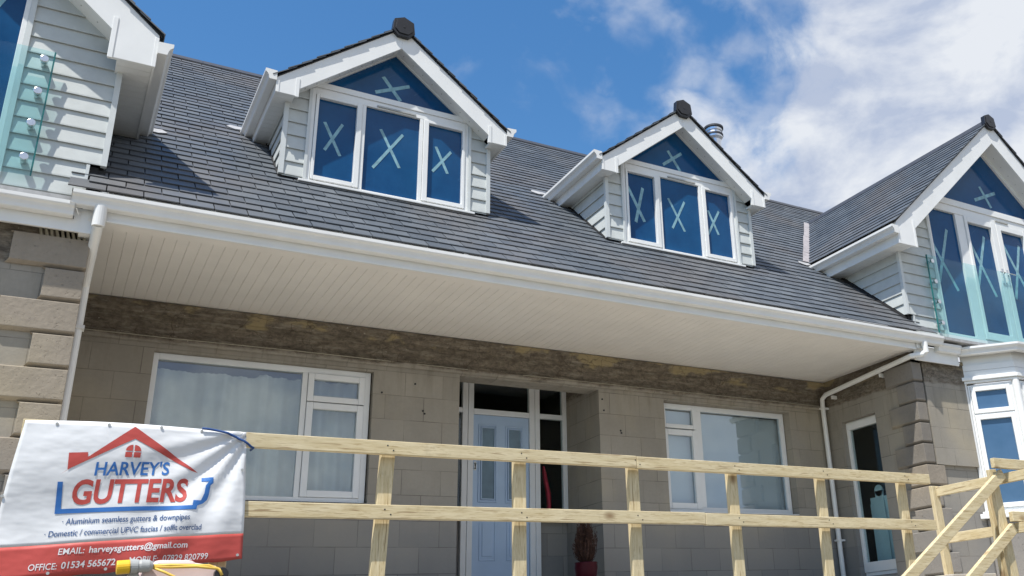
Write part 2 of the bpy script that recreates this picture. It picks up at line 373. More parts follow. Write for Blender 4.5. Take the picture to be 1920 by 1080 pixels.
def laps(mb, o, d, n, a0, a1, z0, z1, exp=0.155, out=0.025, zref=0.0):
    """lap boards on a vertical plane: o = (x,y) origin, d = along, n = outward"""
    k = math.floor((z0 - zref) / exp); d = Vector((*d, 0)); n = Vector((*n, 0)); O = Vector((*o, 0))
    def P(a, w, z): return O + d * a + n * w + Vector((0, 0, z))
    while zref + k * exp < z1 - 1e-6:
        za = max(z0, zref + k * exp); zb = min(z1, zref + (k + 1) * exp); k += 1
        if zb - za < 0.01: continue
        q = [(0.0, za + 0.034), (out - 0.009, za + 0.034), (out - 0.009, za), (out, za), (out, za + 0.012), (0.004, zb + 0.036), (0.0, zb + 0.036)]; m = len(q)
        if zb + 0.036 > z1: q[5] = (0.004, z1); q[6] = (0.0, z1)
        mb.add([P(a0, w, z) for w, z in q] + [P(a1, w, z) for w, z in q], [(i, (i + 1) % m, m + (i + 1) % m, m + i) for i in range(m)] + [tuple(range(m - 1, -1, -1)), tuple(range(m, 2 * m))])
    return mb

PITCH = R(41.5); TM = math.tan(PITCH); D0 = -3.482                 # main roof plane z = TM*y + D0
def zroof(y): return TM * y + D0
def yroof(z): return (z - D0) / TM

def slates(mb, o, u, v, n, umin, umax, rows, keep, gauge=0.178, width=0.27, th=0.011, vmax=1e9):
    """slates laid in rows: u along the eaves, v up the slope, n outward"""
    o, u, v, n = Vector(o), Vector(u), Vector(v), Vector(n)
    if mb.tone is None: mb.tone = []
    for i in range(rows):
        off = (0.5 * width if i % 2 else 0.0); c = umin - width + off
        while c < umax:
            a, b = max(c + 0.0045, umin), min(c + width - 0.0045, umax); c += width
            if b - a < 0.03: continue
            v0 = i * gauge + random.uniform(-0.004, 0.004); v1 = min(v0 + gauge * 1.55, vmax)
            if v1 - v0 < 0.03: continue
            if not keep(o + u * ((a + b) / 2) + v * (v0 + gauge / 2)): continue
            j = random.uniform(-0.0015, 0.003); t = random.random() ** 1.3
            sk = random.uniform(-0.002, 0.002)
            P = lambda uu, vv, w: o + u * uu + v * vv + n * w
            mb.add([P(a, v0 + sk, 0.023 + j - th), P(b, v0 - sk, 0.023 + j - th), P(a, v0 + sk, 0.023 + j), P(b, v0 - sk, 0.023 + j), P(a, v1, 0.003), P(b, v1, 0.003), P(a, v1, -0.006), P(b, v1, -0.006)],
                   [(0, 1, 3, 2), (2, 3, 5, 4), (0, 2, 4, 6), (1, 7, 5, 3)])
            mb.tone += [t] * 4
    return mb

def ogee(depth=0.115, h=0.115, t=0.004):
    o = [(0, h * 0.95), (0, 0), (depth * 0.60, 0), (depth * 0.66, h * 0.06), (depth * 0.70, h * 0.30), (depth * 0.80, h * 0.52), (depth * 0.96, h * 0.66), (depth, h * 0.74), (depth, h), (depth * 0.88, h), (depth * 0.88, h * 0.95)]
    inn = [(depth * 0.88 - t, h * 0.78), (depth * 0.72, h * 0.6), (depth * 0.6, h * 0.3), (depth * 0.55, t), (t, t), (t, h * 0.95)]
    return o + inn
def gutter_mesh(mb, a, b, out, zbot, depth=0.115, h=0.115):
    """ogee gutter from a to b (xy), out = outward unit (xy)"""
    a = Vector((*a, zbot)); b = Vector((*b, zbot)); o = Vector((*out, 0)); prof = ogee(depth, h); n = len(prof)
    mb.add([a + o * d + Vector((0, 0, z)) for d, z in prof] + [b + o * d + Vector((0, 0, z)) for d, z in prof], [(i, (i + 1) % n, n + (i + 1) % n, n + i) for i in range(n)])
    dr = (b - a).normalized()
    for p, s in ((a, 1), (b, -1)):                                  # stop ends
        q = [p + o * d + Vector((0, 0, z)) for d, z in prof[:9]]
        mb.prism(q, dr * (0.006 * s))
    return mb

# ------------------------------------------------------------------ setting
g = MB().add([(-300, -300, -1.6), (300, -300, -1.6), (300, 300, -1.6), (-300, 300, -1.6)], [(0, 1, 2, 3)]).build('ground', 'ground'); tag(g, kind='structure')
tr = MB().box(-3.0, 12.5, 6.68, 11.5, -1.6, 0.30); tag(tr.build('terrace', 'concrete', bevel=0.01), kind='structure')

# ------------------------------------------------------------------ house
house = empty('house', (4.7, 9.0, -1.6))
tag(house, 'grey stone house with slate roof, white gutters and two taped dormers over a deep porch', 'house')
WF, WL, WR = 8.27, -0.06, 9.43                                      # wing front face, porch side walls
b = MB()
holed_wall(b, 'y', 10.0, 10.26, WL, WR, 0.3, 3.42, [(0.672, 2.835, 1.505, 2.925), (3.824, 5.653, 0.3, 2.98), (6.622, 8.735, 1.50, 2.93)])
b.build('stone_wall', 'stone', house)
b = MB()                                                            # right return wall of the porch with its glazed side door
holed_wall(b, 'x', WR, WR + 0.2, WF, 10.0, 0.3, 3.46, [(9.03, 9.69, 0.66, 2.765)]); b.build('stone_wall', 'stone_side', house)
b = MB(); holed_wall(b, 'x', WL - 0.2, WL, WF, 10.0, 0.3, 3.46, []); b.build('stone_wall', 'stone_side', house)
b = MB().box(WR + 0.004, 10.42, WF, WF + 0.2, -1.6, 1.92); b.build('stone_wall', 'stone', house)
b = MB().box(9.592, 10.42, WF - 0.043, WF + 0.2, 1.922, 3.36); b.box(WR + 0.004, 9.59, WF, WF + 0.2, 1.922, 3.36); b.build('stone_wall', 'stone', house)
b = MB().box(-4.7, WL - 0.004, WF, WF + 0.2, -1.6, 3.37); b.build('stone_wall', 'stone', house)
b = MB().box(10.42, 14.2, 8.3, 8.5, -1.6, 1.2); b.build('stone_wall', 'stone', house)
# projecting string course and stripped band on the porch wall
b = MB()
for pr in ([(9.999, 2.995), (9.962, 3.0), (9.955, 3.012), (9.957, 3.05), (9.972, 3.066), (9.976, 3.085), (9.999, 3.088)], [(9.999, 3.285), (9.985, 3.288), (9.972, 3.31), (9.962, 3.345), (9.935, 3.362), (9.93, 3.399), (9.999, 3.399)]):
    b.prism([(WL + 0.001, y, z) for y, z in pr], (WR - WL - 0.002, 0, 0))
b.build('stone_band', 'stone', house)
b = MB(); b.tube([(WL + 0.03, 9.951, 3.052), (0.8, 9.951, 3.048), (2.0, 9.951, 3.054), (3.0, 9.951, 3.05)], 0.0038, 6); b.tube([(3.3, 9.951, 3.05), (3.9, 9.951, 3.046)], 0.0035, 6)
b.tube([(4.6, 9.951, 3.05), (6.4, 9.951, 3.049), (8.0, 9.951, 3.052), (WR - 0.1, 9.951, 3.048)], 0.003, 6); b.build('surface_cable', 'mortar', house)
# recess lining, back wall under the sidelights, porch step
b = MB(); b.box(3.624, 3.822, 10.262, 11.0, 0.3, 3.4); b.build('stone_wall', 'stone_side', house)
b = MB(); b.box(5.655, 5.85, 10.262, 11.0, 0.3, 3.4); b.build('stone_wall', 'stone_side', house)
b = MB(); b.box(3.826, 4.20, 10.93, 11.0, 0.5, 1.47); b.build('stone_wall', 'stone', house); b = MB(); b.box(5.27, 5.651, 10.93, 11.0, 0.5, 1.47); b.build('stone_wall', 'stone', house)
b = MB(); b.box(3.826, 5.651, 10.262, 11.0, 3.22, 3.3); b.build('recess_ceiling', 'soffit', house)
b = MB(); b.box(-0.05, 9.42, 9.0, 10.0, 0.30, 0.62); b.box(3.83, 5.65, 10.0, 11.0, 0.30, 0.62); b.build('porch_step', 'concrete', house, bevel=0.01)
# bare fixings and filler spots on the porch wall
b = MB()
for x, z in ((3.30, 2.83), (3.40, 2.53), (3.42, 2.50), (5.95, 2.48), (5.96, 2.45), (2.93, 2.70), (5.72, 2.72), (5.70, 2.86)):
    MB().tube([(x, 9.992, z), (x, 10.002, z)], 0.011, 8).build('wall_fixing', 'dark', house)

# quoins: chamfered blocks
def quoin_block(mb, x0, x1, z0, z1, y, face=1, ch=0.028, pr=0.05, sx=0, sy=None):
    """block on the front face (y) from x0..x1, proud by pr, chamfered; wraps the corner with side length sy"""
    yf = y - pr; z0 += 0.004; z1 -= 0.004
    back = [(x0, y, z0), (x1, y, z0), (x1, y, z1), (x0, y, z1)]
    fr = [(x0 + ch, yf, z0 + ch), (x1 - ch, yf, z0 + ch), (x1 - ch, yf, z1 - 0.006), (x0 + ch, yf, z1 - 0.006)]
    mb.add(back + fr, [(4, 5, 6, 7), (0, 1, 5, 4), (1, 2, 6, 5), (2, 3, 7, 6), (3, 0, 4, 7)])
def corner_block(mb, xc, yc, lf, ls, z0, z1, sgn, pr=0.045, ch=0.024):
    """block round a corner at (xc,yc); sgn=+1: wall front runs to +x, the return runs to +y on the -x side"""
    z0 += 0.004; z1 -= 0.004; xo = xc - sgn * pr; yo = yc - pr
    def ring(e, z, a):                                              # plan outline, inset e from the proud faces
        return [(xc - sgn * 0.0, yc + ls - a, z), (xo + sgn * e, yc + ls - a, z), (xo + sgn * e, yo + e, z), (xc + sgn * (lf - a), yo + e, z), (xc + sgn * (lf - a), yc, z), (xc, yc, z)]
    lo = ring(ch + 0.01, z0, 0.0); m1 = ring(0, z0 + ch, ch); m2 = ring(0, z1 - 0.008, ch); hi = ring(0.02, z1, 0.0)
    vs = lo + m1 + m2 + hi; fs = []
    for L in range(3):
        for i in range(4): fs.append((L * 6 + i, L * 6 + i + 1, L * 6 + 6 + i + 1, L * 6 + 6 + i))
    fs += [(5, 4, 3, 2), (5, 2, 1, 0), (20, 21, 22, 23), (18, 19, 20, 23)]
    mb.add(vs, fs)
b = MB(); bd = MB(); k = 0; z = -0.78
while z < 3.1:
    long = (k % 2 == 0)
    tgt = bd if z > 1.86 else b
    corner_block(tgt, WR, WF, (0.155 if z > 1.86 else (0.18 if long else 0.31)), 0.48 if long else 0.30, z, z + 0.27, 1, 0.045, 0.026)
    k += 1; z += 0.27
b.build('quoin_stack', 'quoin', house, bevel=0.004); bd.build('quoin_stack', 'quoin_shaded', house, bevel=0.004)
b = MB(); k = 0; z = -0.78
while z < 3.2:
    corner_block(b, WL, WF, 0.50 if k % 2 == 0 else 0.25, 0.3, z, min(z + 0.27, 3.33), -1); k += 1; z += 0.27
b.build('quoin_stack', 'quoin', house, bevel=0.004)
b = MB()
for i in range(9):                                                  # combed mortar patch above the left quoins
    x = -0.37 + i * 0.037; b.tube([(x, WF - 0.004, 3.33), (x + 0.018, WF - 0.01, 3.26), (x - 0.006, WF - 0.004, 3.20)], [0.011, 0.013, 0.008], 6)
b.build('mortar_patch', 'mortar', house)

# ---------------------------------------------------------------- main roof
def gz(x, c, za, t): return za - t * abs(x - c)
CL, CR, ZA = -2.27, 11.80, 7.41                                     # wing gables: centre lines and ridge height
YB, YW = 8.02, 8.30                                                 # wing barge board front, wing cladding plane
F = 0.985
DC = ((2.65, 9.14), (6.50, 9.14))                                   # dormers: centre x, face y
DT, DZ, DH = math.tan(R(38.6)), 6.685, 1.12                         # dormer pitch, ridge height, half wall width
YE, YR = 8.05, 13.50
rv = Vector((0, math.cos(PITCH), math.sin(PITCH))); rn = Vector((0, -math.sin(PITCH), math.cos(PITCH)))
def keep_main(p):
    if p.y < 8.36 and not (WL - 0.08 < p.x < WR + 0.22): return False
    for c in (CL, CR):
        if abs(p.x - c) < 2.15 and gz(p.x, c, ZA, TM) - 0.06 > p.z and p.y > 8.42: return False
    for cx, yf in DC:
        if abs(p.x - cx) < DH - 0.15 and p.y > yf + 0.15 and gz(p.x, cx, DZ, DT) > p.z + 0.1: return False
    return True
b = MB(); slates(b, Vector((0, YE, zroof(YE))) - rv * 0.035, (1, 0, 0), rv, rn, -2.4, 15.0, 42, keep_main, vmax=(YR - YE) / math.cos(PITCH) + 0.035)
roof = b.build('slate_roof', 'slate', house)
# the underlay stops at the wings' faces
b = MB(); y0 = YE + 0.06
for xa, xb, ya in ((WL, WR + 0.1, y0), (-3, WL, 8.45), (WR + 0.1, 15.2, 8.45)):
    b.add([(xa, ya, zroof(ya) - 0.012), (xb, ya, zroof(ya) - 0.012), (xb, YR, zroof(YR) - 0.012), (xa, YR, zroof(YR) - 0.012)], [(0, 1, 2, 3)])
b.add([(-3, YR, zroof(YR) - 0.012), (15.2, YR, zroof(YR) - 0.012), (15.2, 19, 3.4), (-3, 19, 3.4)], [(0, 1, 2, 3)])
b.build('roof_underlay', 'dark', roof)
b = MB(); x = -2.6
while x < 14.6:
    b.prism([(x, YR - 0.14, zroof(YR) - 0.085), (x, YR, zroof(YR) + 0.045), (x, YR + 0.14, zroof(YR) - 0.085), (x, YR + 0.12, zroof(YR) - 0.1), (x, YR, zroof(YR) + 0.02), (x, YR - 0.12, zroof(YR) - 0.1)], (0.445, 0, random.uniform(-0.004, 0.004))); x += 0.45
b.build('ridge_tile', 'ridge', roof)

# gutters, fascia, soffit of the porch eaves
b = MB(); gutter_mesh(b, (-0.20, 8.11), (9.86, 8.11), (0, -1), 3.485)
for x in (0.02, 3.1, 6.3, 9.4): b.box(x - 0.02, x + 0.02, 7.994, 8.1, 3.602, 3.606)
b.build('gutter', 'gutter', house)
b = MB(); gutter_mesh(b, (-5.0, 8.15), (-0.16, 8.15), (0, -1), 3.40, 0.11, 0.11); b.build('gutter', 'gutter', house)
b = MB().box(-0.01, 9.40, 8.112, 8.135, 3.40, 3.665); b.box(-0.01, 9.40, 8.106, 8.111, 3.40, 3.42); b.build('fascia_board', 'white', house, bevel=0.003)
b = MB().box(-4.7, -0.02, 8.152, 8.175, 3.295, 3.50); b.build('fascia_board', 'white', house, bevel=0.003)
b = MB().box(-4.7, -0.02, 8.176, 8.30, 3.33, 3.345); b.box(WL - 0.05, -0.02, 8.14, 8.3, 3.29, 3.5); b.build('soffit_board', 'white', house)
b = MB().box(WR - 0.02, 10.25, 8.152, 8.175, 3.27, 3.47); b.box(WR - 0.02, 9.62, 8.10, 8.15, 3.42, 3.60); b.build('fascia_board', 'white', house, bevel=0.003)
b = MB().box(WR, 10.3, 8.176, 8.27, 3.31, 3.325); b.build('soffit_board', 'white', house)
b = MB(); gutter_mesh(b, (9.80, 8.15), (10.235, 8.15), (0, -1), 3.415, 0.105, 0.11); b.build('gutter', 'gutter', house)
b = MB(); b.box(WL, WR - 0.004, 8.136, 8.25, 3.400, 3.425)           # flat edge trim, then the tongue and groove boards
x = WL
while x < WR - 0.01:
    x2 = min(x + 0.0955, WR - 0.006)
    b.prism([(x, 8.252, 3.414), (x + 0.003, 8.252, 3.4105), (x2 - 0.004, 8.252, 3.4105), (x2 - 0.001, 8.252, 3.4135), (x2 - 0.001, 8.252, 3.424), (x, 8.252, 3.424)], (0, 1.745, 0)); x += 0.0955
b.build('soffit_board', 'soffit', house)
b = MB().box(WL, WR, 8.2, 10.1, 3.4245, 3.45); b.build('soffit_backing', 'groove', house)

# downpipes
dp = MB(); dp.tube([(0.015, 8.055, 3.50), (0.015, 8.06, 3.33)], 0.047, 18); dp.tube([(0.015, 8.06, 3.345), (0.0, 8.40, 3.12), (-0.005, 8.56, 3.0), (-0.005, 8.585, 2.9), (-0.005, 8.585, 0.31)], 0.038, 16)
dpo = dp.build('downpipe', 'gutter', house, smooth=False)
for z in (2.62, 1.6):
    MB().box(-0.056, 0.046, 8.54, 8.63, z, z + 0.03).build('pipe_bracket', 'gutter', dpo)
dp = MB(); dp.tube([(9.50, 8.05, 3.49), (9.50, 8.05, 3.345)], 0.042, 18)
dp.tube([(9.46, 8.06, 3.325), (9.345, 8.16, 3.318), (9.33, 9.84, 3.195), (9.33, 9.92, 3.15), (9.33, 9.93, 3.05), (9.335, 9.93, 0.62)], 0.034, 14)
dp.tube([(9.50, 8.05, 3.36), (9.44, 8.08, 3.325)], 0.036, 14)
dpo = dp.build('downpipe', 'gutter', house)
for p in ((8.75, 3.235), (9.72, 3.16)): MB().box(9.34, 9.43, p[0], p[0] + 0.025, p[1] - 0.05, p[1]).build('pipe_bracket', 'gutter', dpo)
for z in (3.0, 1.15): MB().box(9.285, 9.42, 9.90, 9.97, z, z + 0.025).build('pipe_bracket', 'gutter', dpo)

# ---------------------------------------------------------------- gable fronts (dormers and wings share the carpentry)
def barge(cx, za, t, E, bw, zb, dv, y0, th=0.035):
    b = MB()
    for s in (-1, 1):
        P = lambda x, z: (cx + s * x, y0, z)
        zl = za - dv - (E - bw) * t
        b.prism([P(0, za), P(E, za - E * t), P(E, zb), P(E - bw, zb), P(E - bw, zl), P(0, za - dv)], (0, th, 0))
        # capping strips on the box end and the joint cover
        b.box(cx + s * (E - bw) - s * 0.004, cx + s * (E - bw) + s * 0.035, y0 - 0.008, y0 - 0.001, zb - 0.01, zl + 0.13)
        b.box(cx + s * (E - 0.03), cx + s * (E + 0.003), y0 - 0.007, y0 - 0.001, zb - 0.004, za - E * t - 0.03)
    return b
def rake_soffit(cx, za, t, E, bw, dv, y0, y1):
    b = MB()
    for s in (-1, 1):
        x1 = E - bw + 0.02
        P = lambda x, dz: (cx + s * x, y0, za - dv + 0.03 + dz - x * t)
        b.prism([P(0, 0), P(x1, 0), P(x1, 0.012), P(0, 0.012)], (0, y1 - y0, 0))
    return b
def vent_dots(cx, za, t, E, bw, dv, ym, step=0.115):
    b = MB()
    for s in (-1, 1):
        x = 0.06
        while x < E - bw - 0.05:
            z = za - dv + 0.03 - x * t
            nn = Vector((-s * t, 0, -1)).normalized(); c = Vector((cx + s * x, ym, z))
            b.tube([c + nn * 0.0005, c + nn * 0.003], 0.007, 8); x += step
    return b
def roof_slope(b, cx, za, t, E, y0, y1, keep):
    a = math.atan(t)
    for s in (-1, 1):
        o = (cx + s * (E + 0.03), 0, za - (E + 0.03) * t + 0.02)
        v = Vector((-s * math.cos(a), 0, math.sin(a))); n = Vector((s * math.sin(a), 0, math.cos(a)))
        rows = int((E + 0.03) / math.cos(a) / 0.178) + 1
        def kp(p, k=keep, s=s): return k(p) and s * (p.x - cx) > -0.02
        slates(b, o, (0, 1, 0), v, n, y0, y1, rows, kp, vmax=(E + 0.03) / math.cos(a))
def end_cap(cx, y, za, t, r=0.13):
    b = MB()
    pts = [(-0.10, 0.055), (0.0, 0.10), (0.10, 0.055), (0.115, -0.075), (0.055, -0.135), (-0.055, -0.135), (-0.115, -0.075)]
    q = [(cx + x * r / 0.115, y, za + z * r / 0.115 + 0.03) for x, z in pts]
    b.prism(q, (0, 0.075, 0)); q2 = [(cx + x * 0.78 * r / 0.115, y - 0.012, za + z * 0.78 * r / 0.115 + 0.03) for x, z in pts]
    b.prism(q2, (0, 0.012, 0)); b.tube([(cx, y - 0.016, za), (cx, y - 0.011, za)], 0.014, 10)
    return b

def tape_cross(cx, y, segs, parent, w=0.038):
    b = MB()
    for i, (x0, z0, x1, z1) in enumerate(segs):
        a = Vector((cx + x0 * F, y, z0)); c = Vector((cx + x1 * F, y, z1)); d = (c - a).normalized(); sd = Vector((-d.z, 0, d.x)) * (w / 2)
        o = Vector((0, -0.0012 * (i % 2), 0))
        b.prism([a - sd + o, a + sd * 0.9 + o + d * 0.006, c + sd + o, c - sd * 0.92 + o - d * 0.005], (0, -0.0012, 0))
    return b.build('tape_cross', 'tape', parent)

# ---------------------------------------------------------------- dormers
def make_dormer(cx, yf):
    d = empty('dormer', (cx, yf, 4.6), house)
    YD = yf - 0.20; E = 1.285; BW = 0.225; ZB = 5.485; DV = 0.265
    def kp(p): return p.z > zroof(p.y) - 0.08
    b = MB(); roof_slope(b, cx, DZ, DT, E, YD - 0.03, 11.75, kp); rf = b.build('dormer_roof', 'slate', d)
    b = MB()
    for s in (-1, 1):
        b.prism([(cx, YD - 0.01, DZ + 0.012), (cx + s * (E + 0.02), YD - 0.01, DZ + 0.012 - (E + 0.02) * DT), (cx + s * (E + 0.02), YD - 0.01, DZ - (E + 0.02) * DT), (cx, YD - 0.01, DZ)], (0, 2.6, 0))
    b.cut((0, 8.2, zroof(8.2) - 0.05), (0, TM, -1)); b.build('roof_underlay', 'dark', d)
    y = YD - 0.03; b = MB()
    while y < 11.4:
        b.prism([(cx - 0.11, y, DZ - 0.04), (cx, y, DZ + 0.052), (cx + 0.11, y, DZ - 0.04), (cx + 0.10, y, DZ - 0.055), (cx, y, DZ + 0.03), (cx - 0.10, y, DZ - 0.055)], (0, 0.445, 0)); y += 0.45
    b.build('ridge_tile', 'ridge', d)
    end_cap(cx, YD - 0.05, DZ - 0.01, DT).build('ridge_end_cap', 'cap', d, bevel=0.006)
    barge(cx, DZ, DT, E, BW, ZB, DV, YD).build('barge_board', 'white', d, bevel=0.003)
    rake_soffit(cx, DZ, DT, E, BW, DV, YD + 0.034, yf + 0.05).build('rake_soffit', 'white', d)
    vent_dots(cx, DZ, DT, E, BW, DV, YD + 0.11).build('soffit_vent', 'greyplastic', d)
    for s in (-1, 1):                                               # side eaves: fascia, soffit, gutter
        b = MB().box(cx + s * (E - 0.02), cx + s * E, YD + 0.035, 10.6, ZB, DZ - E * DT); b.build('fascia_board', 'white', d)
        b = MB(); xx = YD + 0.036
        while xx < 10.3: b.box(cx + s * (DH - 0.03), cx + s * (E - 0.021), xx, xx + 0.094, ZB + 0.01, ZB + 0.022); xx += 0.097
        b.box(cx + s * (DH - 0.03), cx + s * (E - 0.022), YD + 0.036, 10.4, ZB + 0.0225, ZB + 0.03)
        b.build('soffit_board', 'white', d)
        b = MB(); gutter_mesh(b, (cx + s * (E + 0.002), YD - 0.02), (cx + s * (E + 0.002), 10.48), (s, 0), ZB + 0.125, 0.115, 0.115); b.build('gutter', 'gutter', d)
        x0 = cx + s * (E + 0.02); yy = 10.50
        pts = [(0, 0), (0.19, 0.02), (0.24, -0.05), (0.15, -0.10), (0.05, -0.07), (-0.05, -0.12)]
        b = MB().prism([(x0 + s * p, yy + q, zroof(yy + q) + 0.034) for p, q in pts], (0, -0.004, 0.006)); b.build('lead_flashing', 'leadpale', d)
    # cladding: two front strips and two cheeks
    wj = 0.915
    for s in (-1, 1):
        b = MB(); laps(b, (cx, yf), (s, 0), (0, -1), wj, DH, 4.60, 5.9, zref=4.66)
        b.cut((cx, yf, DZ - DV + 0.03), Vector((s * DT, 0, 1)))
        laps(b, (cx + s * DH, yf), (0, 1), (s, 0), 0.0, 1.5, 4.5, 5.50, zref=4.66)
        b.cut((0, 8.2, zroof(8.2) + 0.055), (0, TM, -1)); b.build('lap_cladding', 'clad', d)
    for s in (-1, 1):
        b = MB(); b.box(cx + s * (DH - 0.012), cx + s * (DH + 0.034), yf - 0.036, yf + 0.012, 4.66, 5.49)
        b.box(cx + s * wj, cx + s * (wj - 0.03), yf - 0.038, yf, 4.64, 5.80)
        b.build('corner_trim', 'cladtrim', d)
    b = MB()                                                        # lead soakers and the apron
    b.box(cx - 0.98, cx + 0.98, yf - 0.035, yf + 0.0, 4.585, 4.625)
    for s in (-1, 1):
        y1, y2 = yf + 0.0, yf + 1.2
        b.prism([(cx + s * (DH - 0.03), y1, zroof(y1) + 0.0), (cx + s * (DH + 0.03), y1, zroof(y1) + 0.0), (cx + s * (DH + 0.03), y1, zroof(y1) + 0.045), (cx + s * (DH - 0.03), y1, zroof(y1) + 0.045)], (0, y2 - y1, (y2 - y1) * TM))
    b.build('flashing', 'dark', d)
    # window
    y0, y1 = yf - 0.02, yf + 0.04
    b = MB()
    zt, zb = 5.72, 4.625
    b.box(cx - 0.885, cx - 0.845, y0, y1, zb, 5.80); b.box(cx + 0.845, cx + 0.885, y0, y1, zb, 5.80)
    b.box(cx - 0.845, cx + 0.845, y0, y1, zb, 4.655)
    b.box(cx - 0.845, cx + 0.845, y0, y1, 5.685, 5.765); b.box(cx - 0.90, cx + 0.90, y0 - 0.012, y1, 5.767, 5.835)
    for s in (-1, 1): b.box(cx + s * 0.305, cx + s * 0.345, y0, y1, 4.655, 5.685)
    for s in (-1, 1):                                               # slanting rails of the gable light
        b.prism([(cx, y0, 6.50), (cx + s * 0.90, y0, 6.50 - 0.90 * DT), (cx + s * 0.90, y0, 6.44 - 0.90 * DT), (cx, y0, 6.44)], (0, 0.06, 0))
    fo = b.build('window_frame', 'white', d, bevel=0.004)
    for s in (-1, 1):                                               # opening sashes, proud of the frame
        b = MB(); xa, xb, za, zb2 = 0.348, 0.842, 4.658, 5.682; w = 0.058; ya, yb = y0 - 0.014, y1 - 0.01
        b.box(cx + s * xa, cx + s * (xa + w), ya, yb, za, zb2); b.box(cx + s * (xb - w * 0.55), cx + s * xb, ya, yb, za, zb2)
        b.box(cx + s * (xa + w), cx + s * (xb - w * 0.55), ya, yb, za, za + 0.05); b.box(cx + s * (xa + w), cx + s * (xb - w * 0.55), ya, yb, zb2 - 0.035, zb2)
        b.build('window_sash', 'white', d, bevel=0.005)
    MB().box(cx - 0.19, cx + 0.25, y0 - 0.016, y0 - 0.001, 5.70, 5.718).build('trickle_vent', 'greyplastic', d)
    MB().box(cx - 0.96, cx + 0.96, yf - 0.065, yf + 0.0, 4.60, 4.624).build('window_sill', 'white', d, bevel=0.004)
    yp = yf + 0.012
    for x0, x1 in ((-0.845, -0.40), (-0.305, 0.305), (0.40, 0.845)):
        MB().box(cx + x0, cx + x1, yp, yp + 0.02, 4.65, 5.69).build('window_pane', 'film', d)
    MB().prism([(cx - 0.78, yp, 5.83), (cx + 0.78, yp, 5.83), (cx, yp, 5.83 + 0.78 * DT + 0.02)], (0, 0.02, 0)).build('window_pane', 'film', d)
    return d
dm = make_dormer(*DC[0])
d2 = copy_tree(dm, house); d2.location = dm.location + Vector((DC[1][0] - DC[0][0], 0, 0))
T1 = [[(-0.742, 5.467, -0.555, 5.085), (-0.547, 5.482, -0.724, 5.120)], [(-0.131, 5.536, 0.101, 5.092), (0.126, 5.526, -0.198, 5.03)], [(0.515, 5.475, 0.663, 5.151), (0.701, 5.445, 0.48, 5.141)], [(-0.137, 6.226, 0.077, 5.955), (0.178, 6.18, -0.218, 5.994)]]
T2 = [[(-0.808, 5.537, -0.575, 5.067), (-0.575, 5.56, -0.711, 5.04)], [(-0.182, 5.496, 0.054, 5.048), (0.081, 5.493, -0.143, 5.062)], [(0.461, 5.45, 0.613, 5.107), (0.649, 5.469, 0.433, 5.081)], [(-0.137, 6.227, 0.048, 5.948), (0.091, 6.233, -0.232, 5.986)]]
for dd, (cx, yf), TT in ((dm, DC[0], T1), (d2, DC[1], T2)):
    for i, sg in enumerate(TT):
        tape_cross(cx, yf + 0.0115, [(a, z0 * F, c, z1 * F) for a, z0, c, z1 in sg], dd, 0.044 if i == 3 or (TT is T2 and i == 0) else 0.034)

